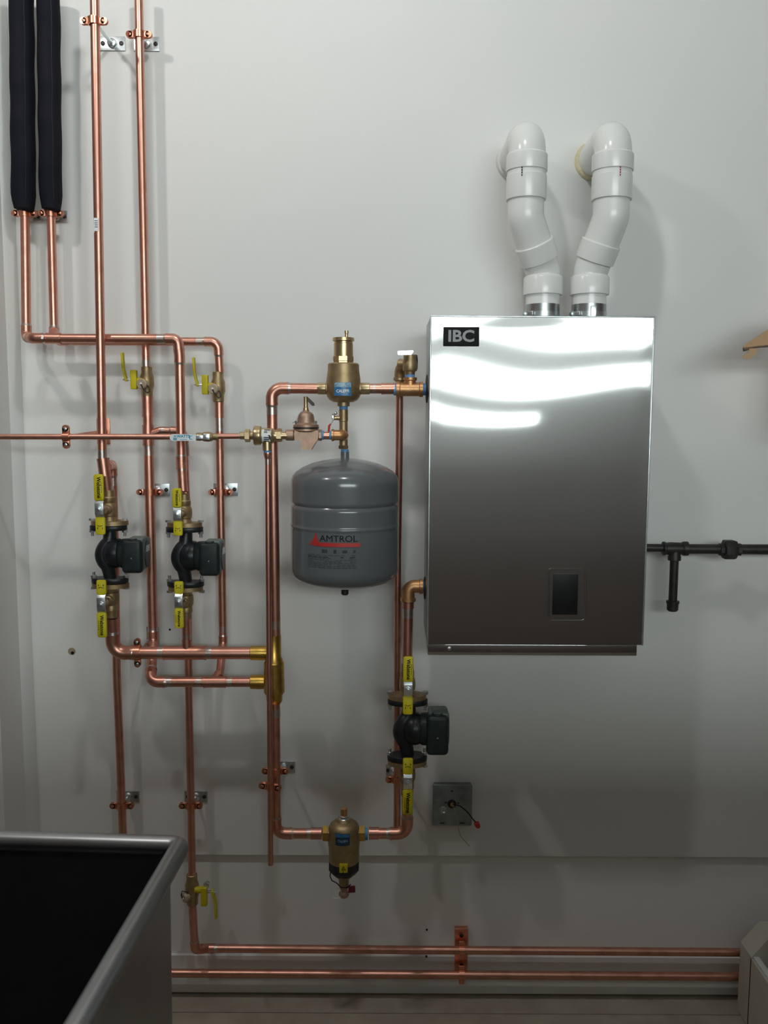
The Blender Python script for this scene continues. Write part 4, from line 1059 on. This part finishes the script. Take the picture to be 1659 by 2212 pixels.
def floor_bracket():
    root = thing('pipe_bracket', 'upright copper bracket clamping both pipes that run along the baseboard', 'pipe bracket', P(997, 2115, .01))
    a, b = P(983, 2005, .0), P(1009, 2108, .0)
    p_ = MB(); za, zb = a.z, b.z
    p_.box(((a.x + b.x) / 2, .005, (za + zb) / 2), (b.x - a.x, .016, za - zb), .001)
    po = p_.build('back_plate', 'copper_clamp', root)
    for (y, ) in ((2021,), (2085,)):
        MB().lathe(P(997, y, .003), (0, -1, 0), [(0, .006), (.0016, .0056), (.0026, .003)], 14).build('screw', 'iron', po)
    for y in (2053, 2105.5):
        c_ = P(997, y, .035); s = S(c_); r = 9.2 * s; k = MB(); n = 24
        def ring(rad, x): return [c_ + V((x, -math.sin(t_) * rad, math.cos(t_) * rad)) for t_ in [2 * math.pi * i / n for i in range(n)]]
        k.rings([ring(r, -.008), ring(r + .003, -.008), ring(r + .003, .008), ring(r, .008)], cap=False, close=True)
        k.box(c_ + V((0, 0, r + .009)), (.016, .006, .014), .001); k.box(c_ + V((0, 0, -r - .009)), (.016, .006, .014), .001)
        k.box(c_ + V((0, .018, 0)), (.008, .022, .008))
        k.build('ring_clamp', 'copper_clamp', root)
floor_bracket()

# ------------------------------------------------------------------ gas pipe
def gas():
    D = .10
    root = thing('black_iron_gas_pipe', 'black iron gas pipe with tee and capped drip leg right of the boiler', 'pipe', P(1455, 1320, D))
    xb = BX1 - .02
    k = MB(); q = P(1435, 1183.5, D); k.lathe((xb, q.y, q.z), (1, 0, 0), [(0, 8.5 * S(q)), (q.x - xb, 8.5 * S(q))], 24); k.build('nipple', 'iron', root)
    t = MB(); hl(t, 1185, D, [(1431, 12), (1432, 15), (1436, 15), (1438, 13), (1450, 14), (1472, 13), (1476, 15.5), (1485, 15.5), (1486, 12)], 28)
    vl(t, 1457, D, [(1180, 12), (1200, 12.5), (1203, 13.8), (1210, 13.8), (1211, 10)], 28, 1200); t.build('tee', 'iron', root)
    k = MB(); hl(k, 1186, D, [(1484, 10.5), (1560, 10.8)]); hl(k, 1187, D, [(1596, 11), (1760, 11.4)]); k.build('pipe_length', 'iron', root)
    u = MB(); hl(u, 1187, D, [(1553, 12), (1554, 14), (1562, 14.5), (1563, 12)], 8); hl(u, 1187, D, [(1590, 13), (1599, 14), (1600, 12)], 8)
    u.build('union_end', 'iron', root, ang=20)
    u = MB(); hl(u, 1187, D, [(1562, 19), (1563.5, 21.5), (1567, 21.8), (1584, 21.8), (1589, 20), (1591, 14)], 8); u.build('union_nut', 'iron', root, ang=20)
    k = MB(); vl(k, 1455, D, [(1208, 9.2), (1300, 9.2)], 24, 1255); k.build('drip_leg', 'iron', root)
    k = MB(); vl(k, 1453, D, [(1297, 11), (1298, 13.8), (1303, 13.8), (1304, 12.4), (1317, 12), (1320, 9), (1320.5, 3)], 28, 1308); k.build('end_cap', 'iron', root)
gas()

# ------------------------------------------------------------------ electrical box with loose wires
def ebox():
    root = thing('electrical_box', 'square dull steel junction box on the wall below the boiler with loose wires', 'junction box', P(977, 1782, .0))
    b = MB(); pbox(b, 937, 1697, 1018, 1783, 0, .028, .004)
    bo = b.build('box_body', 'boxsteel', root)
    pl = MB(); pbox(pl, 935, 1695, 1019, 1784, .026, .031, .003)
    po = pl.build('cover_plate', 'boxsteel', root)
    for (x, y, r, m) in ((976, 1736, 9.5, 'iron'), (957, 1749, 8, 'steel')):
        q = P(x, y, .031); s = S(q)
        MB().lathe(q, (0, -1, 0), [(-.003, r * s), (.003, r * s), (.004, r * s * .8), (.002, r * s * .6)], 24).build('knockout', m, po)
    q = P(977, 1737, .033); MB().lathe(q, (0, -1, 0), [(0, 5 * S(q)), (.006, 4.6 * S(q)), (.007, 3 * S(q))], 6).build('center_nut', 'brass', po)
    sl = MB()
    for (x, y) in ((955, 1778), (998, 1778), (976, 1709), (990, 1735), (963, 1734)): sl.box(P(x, y, .0312), (.014 if y > 1770 else .007, .0014, .004), .0006)
    sl.build('slot', 'iron', po)
    w1 = MB().tube(fillet([P(978, 1737, .038), P(994, 1741, .07), P(1008, 1752, .085), P(1022, 1770, .085), P(1030, 1780, .08)], .02)[0], .0019, 8); wo = w1.build('black_wire', 'rubber', root)
    a, b_ = P(1028, 1776, .08), P(1036, 1791, .08); dr = (b_ - a).normalized()
    MB().lathe(a, dr, [(0, .0045), (.002, .0075), (.010, .0078), (.018, .005), (.019, .002)], 12).build('wire_nut', 'red', wo)
    MB().tube(fillet([P(978, 1738, .038), P(984, 1755, .055), P(989, 1785, .055), P(994, 1805, .05), P(1014, 1828, .045)], .03)[0], .0011, 8).build('bare_wire', 'wirewhite', root)
ebox()

# ------------------------------------------------------------------ utility sink (foreground, lower left)
def sink():
    zr = .90
    bc = PZ(417, 1797, zr)                      # outer rear right corner of the rim
    fr_ = PZ(184, 2212, zr)
    dv = (fr_ - bc); dv.z = 0; dv.normalize()     # towards the camera
    lv = V((dv.y, -dv.x, 0)); 
    if lv.x > 0: lv = -lv                         # to the left
    WD, LN, DP = .78, .68, .52
    root = thing('utility_sink', 'large stainless steel utility sink in the lower left foreground', 'sink', V((bc.x, bc.y, 0)) + lv * WD / 2 + dv * LN / 2)
    def W_(a, b, z): return V((bc.x, bc.y, 0)) + lv * a + dv * b + V((0, 0, z))
    rt = .019; ins = .030
    # rolled rim
    c = [W_(rt, rt, zr - rt), W_(WD - rt, rt, zr - rt), W_(WD - rt, LN - rt, zr - rt), W_(rt, LN - rt, zr - rt)]
    path = []
    for i in range(4):
        p, a, b = c[i], (c[i - 1] - c[i]).normalized(), (c[(i + 1) % 4] - c[i]).normalized()
        for k in range(7):
            q = k / 6; path.append(p + a * .022 * (1 - q) ** 2 + b * .022 * q ** 2)
    MB().tube(path, rt, 20, close=True).build('rolled_rim', 'sink', root, ang=60)
    def loop(i0, z, rad=.03):
        pts = []
        cs = [W_(i0, i0, z), W_(WD - i0, i0, z), W_(WD - i0, LN - i0, z), W_(i0, LN - i0, z)]
        for i in range(4):
            p, a, b = cs[i], (cs[i - 1] - cs[i]).normalized(), (cs[(i + 1) % 4] - cs[i]).normalized()
            for k in range(6): q = k / 5; pts.append(p + a * rad * (1 - q) ** 2 + b * rad * q ** 2)
        return pts
    o_ = MB()
    o_.rings([loop(ins, zr - rt), loop(ins + .003, zr - DP + .03), loop(ins + .03, zr - DP, .05)], cap=False)
    o_.add(loop(ins + .03, zr - DP, .05), [list(range(24))]); o_.build('basin_outside', 'sink', root, ang=40)
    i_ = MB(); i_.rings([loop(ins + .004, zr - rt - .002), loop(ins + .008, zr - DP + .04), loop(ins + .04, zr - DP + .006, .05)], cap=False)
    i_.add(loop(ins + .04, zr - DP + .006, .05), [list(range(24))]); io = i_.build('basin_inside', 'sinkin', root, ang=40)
    cc = W_(WD / 2, LN / 2, zr - DP + .0065)
    MB().lathe(cc, (0, 0, 1), [(0, .05), (.003, .05), (.003, .042), (.001, .04), (.0005, .004)], 28).build('drain', 'zinc', io)
    for a in (.09, WD - .09):
        for b in (.09, LN - .09):
            p = W_(a, b, ZF); l = MB(); l.lathe(p, (0, 0, 1), [(0, .022), (.02, .022), (.025, .018), (zr - DP + .004 - ZF, .018)], 18); l.build('leg', 'sink', root)
sink()

# ------------------------------------------------------------------ beige bin (lower right) and carton (right edge)
def bin_():
    D0_ = .06; z1 = P(1650, 1990, D0_).z
    xl = P(1597, 2090, D0_).x; L_ = .75; Wd = .60; zc = P(1602, 2034, D0_).z; xt = P(1640, 1990, D0_).x
    zb = ZF + .004
    root = thing('storage_bin', 'beige open-topped bin on the floor at the lower right edge', 'bin', (xl + Wd / 2, -D0_ - L_ / 2, zb))
    def prof(y, z0_=zb, k=0.):
        return [V((xl + k, y, z0_)), V((xl + k, y, zc - k * .4)), V((xt + k * .4, y, z1 - k)), V((xl + Wd - .05, y, z1 - k)), V((xl + Wd - k, y, zc)), V((xl + Wd - k, y, z0_))]
    b = MB()
    b.prism(prof(-D0_), (0, -.075, 0))                      # solid rear end
    b.prism([V((xl, -D0_ - .07, zb)), V((xl, -D0_ - .07, zc - .004)), V((xl + .02, -D0_ - .07, zc - .004)), V((xl + .02, -D0_ - .07, zb))], (0, -L_ + .07, 0))
    b.prism([V((xl + Wd - .02, -D0_ - .07, zb)), V((xl + Wd - .02, -D0_ - .07, zc)), V((xl + Wd, -D0_ - .07, zc)), V((xl + Wd, -D0_ - .07, zb))], (0, -L_ + .07, 0))
    b.box((xl + Wd / 2, -D0_ - L_ + .01, (zb + zc) / 2), (Wd, .02, zc - zb), .003)
    b.build('shell', 'bin', root)
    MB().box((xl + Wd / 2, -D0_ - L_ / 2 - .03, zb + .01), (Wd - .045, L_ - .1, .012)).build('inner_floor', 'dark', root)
    MB().box((xl + .014, -D0_ - .075 - (L_ - .08) / 2, zc - .001), (.017, L_ - .08, .008), .002).build('rim_strip', 'binrim', root)
    MB().box((xl + .030, -D0_ - .075 - (L_ - .1) / 2, (zb + zc) / 2), (.004, L_ - .1, zc - zb - .03)).build('dark_sheet', 'dark', root)  # dark sheet standing just inside the left wall of the bin
    MB().box((xl + .12, -D0_ - .3, zc - .05), (.10, .4, .02), .004, Matrix.Rotation(.1, 3, 'Z')).build('inner_ledge', 'bin', root)
bin_()
def carton():
    D = .30
    xa = P(1676, 750, .02).x; z0 = P(1700, 900, D).z; z1 = P(1700, 748, D).z
    sh = MB(); sh.box((xa + .30, -.17, z0 - .011), (.56, .34, .02), .001); 
    so_ = tag(sh.build('wall_shelf', 'bin'), 'shelf just past the right edge of the photo carrying the cardboard carton', 'shelf')
    root = thing('cardboard_box', 'brown cardboard flap with torn edge poking in at the right edge of the photo', 'cardboard box', (xa + .2, -.16, z0))
    b = MB(); t_ = .004
    b.box((xa + t_ / 2, -.16, (z0 + z1) / 2), (t_, .27, z1 - z0)); b.box((xa + .4, -.16, (z0 + z1) / 2), (t_, .27, z1 - z0))
    b.box((xa + .2, -.295, (z0 + z1) / 2), (.4, t_, z1 - z0)); b.box((xa + .2, -.025, (z0 + z1) / 2), (.4, t_, z1 - z0)); b.box((xa + .2, -.16, z0 + t_ / 2), (.4, .27, t_))
    b.build('carton_walls', 'card', root)
    f = MB(); pts = [P(1605, 751, D), P(1609, 745, D), P(1659, 712, D), P(1760, 645, D), P(1830, 645, D), P(1830, 745, D), P(1659, 746.5, D), P(1630, 749, D)]
    f.prism(pts, (0, .004, .0)); fo = f.build('flap', 'card', root)
    e = MB(); e.tube([P(1606, 755, D), P(1612, 754, D), P(1620, 751.5, D), P(1640, 749, D), P(1659, 747.5, D), P(1830, 747, D)], [.0048, .0044, .0026, .0026, .0028, .0028], 10)
    e.build('corrugated_edge', 'carddark', fo)
    tr_ = MB(); tr_.prism([P(x, y, D + .004) for x, y in ((1619, 753), (1637, 752), (1634, 762), (1630, 768), (1626, 770), (1622, 775), (1617, 775), (1612, 773), (1604, 773), (1608, 766), (1613, 766), (1617, 760))], (0, .003, .0)); tr_.build('torn_strip', 'card', fo)
carton()
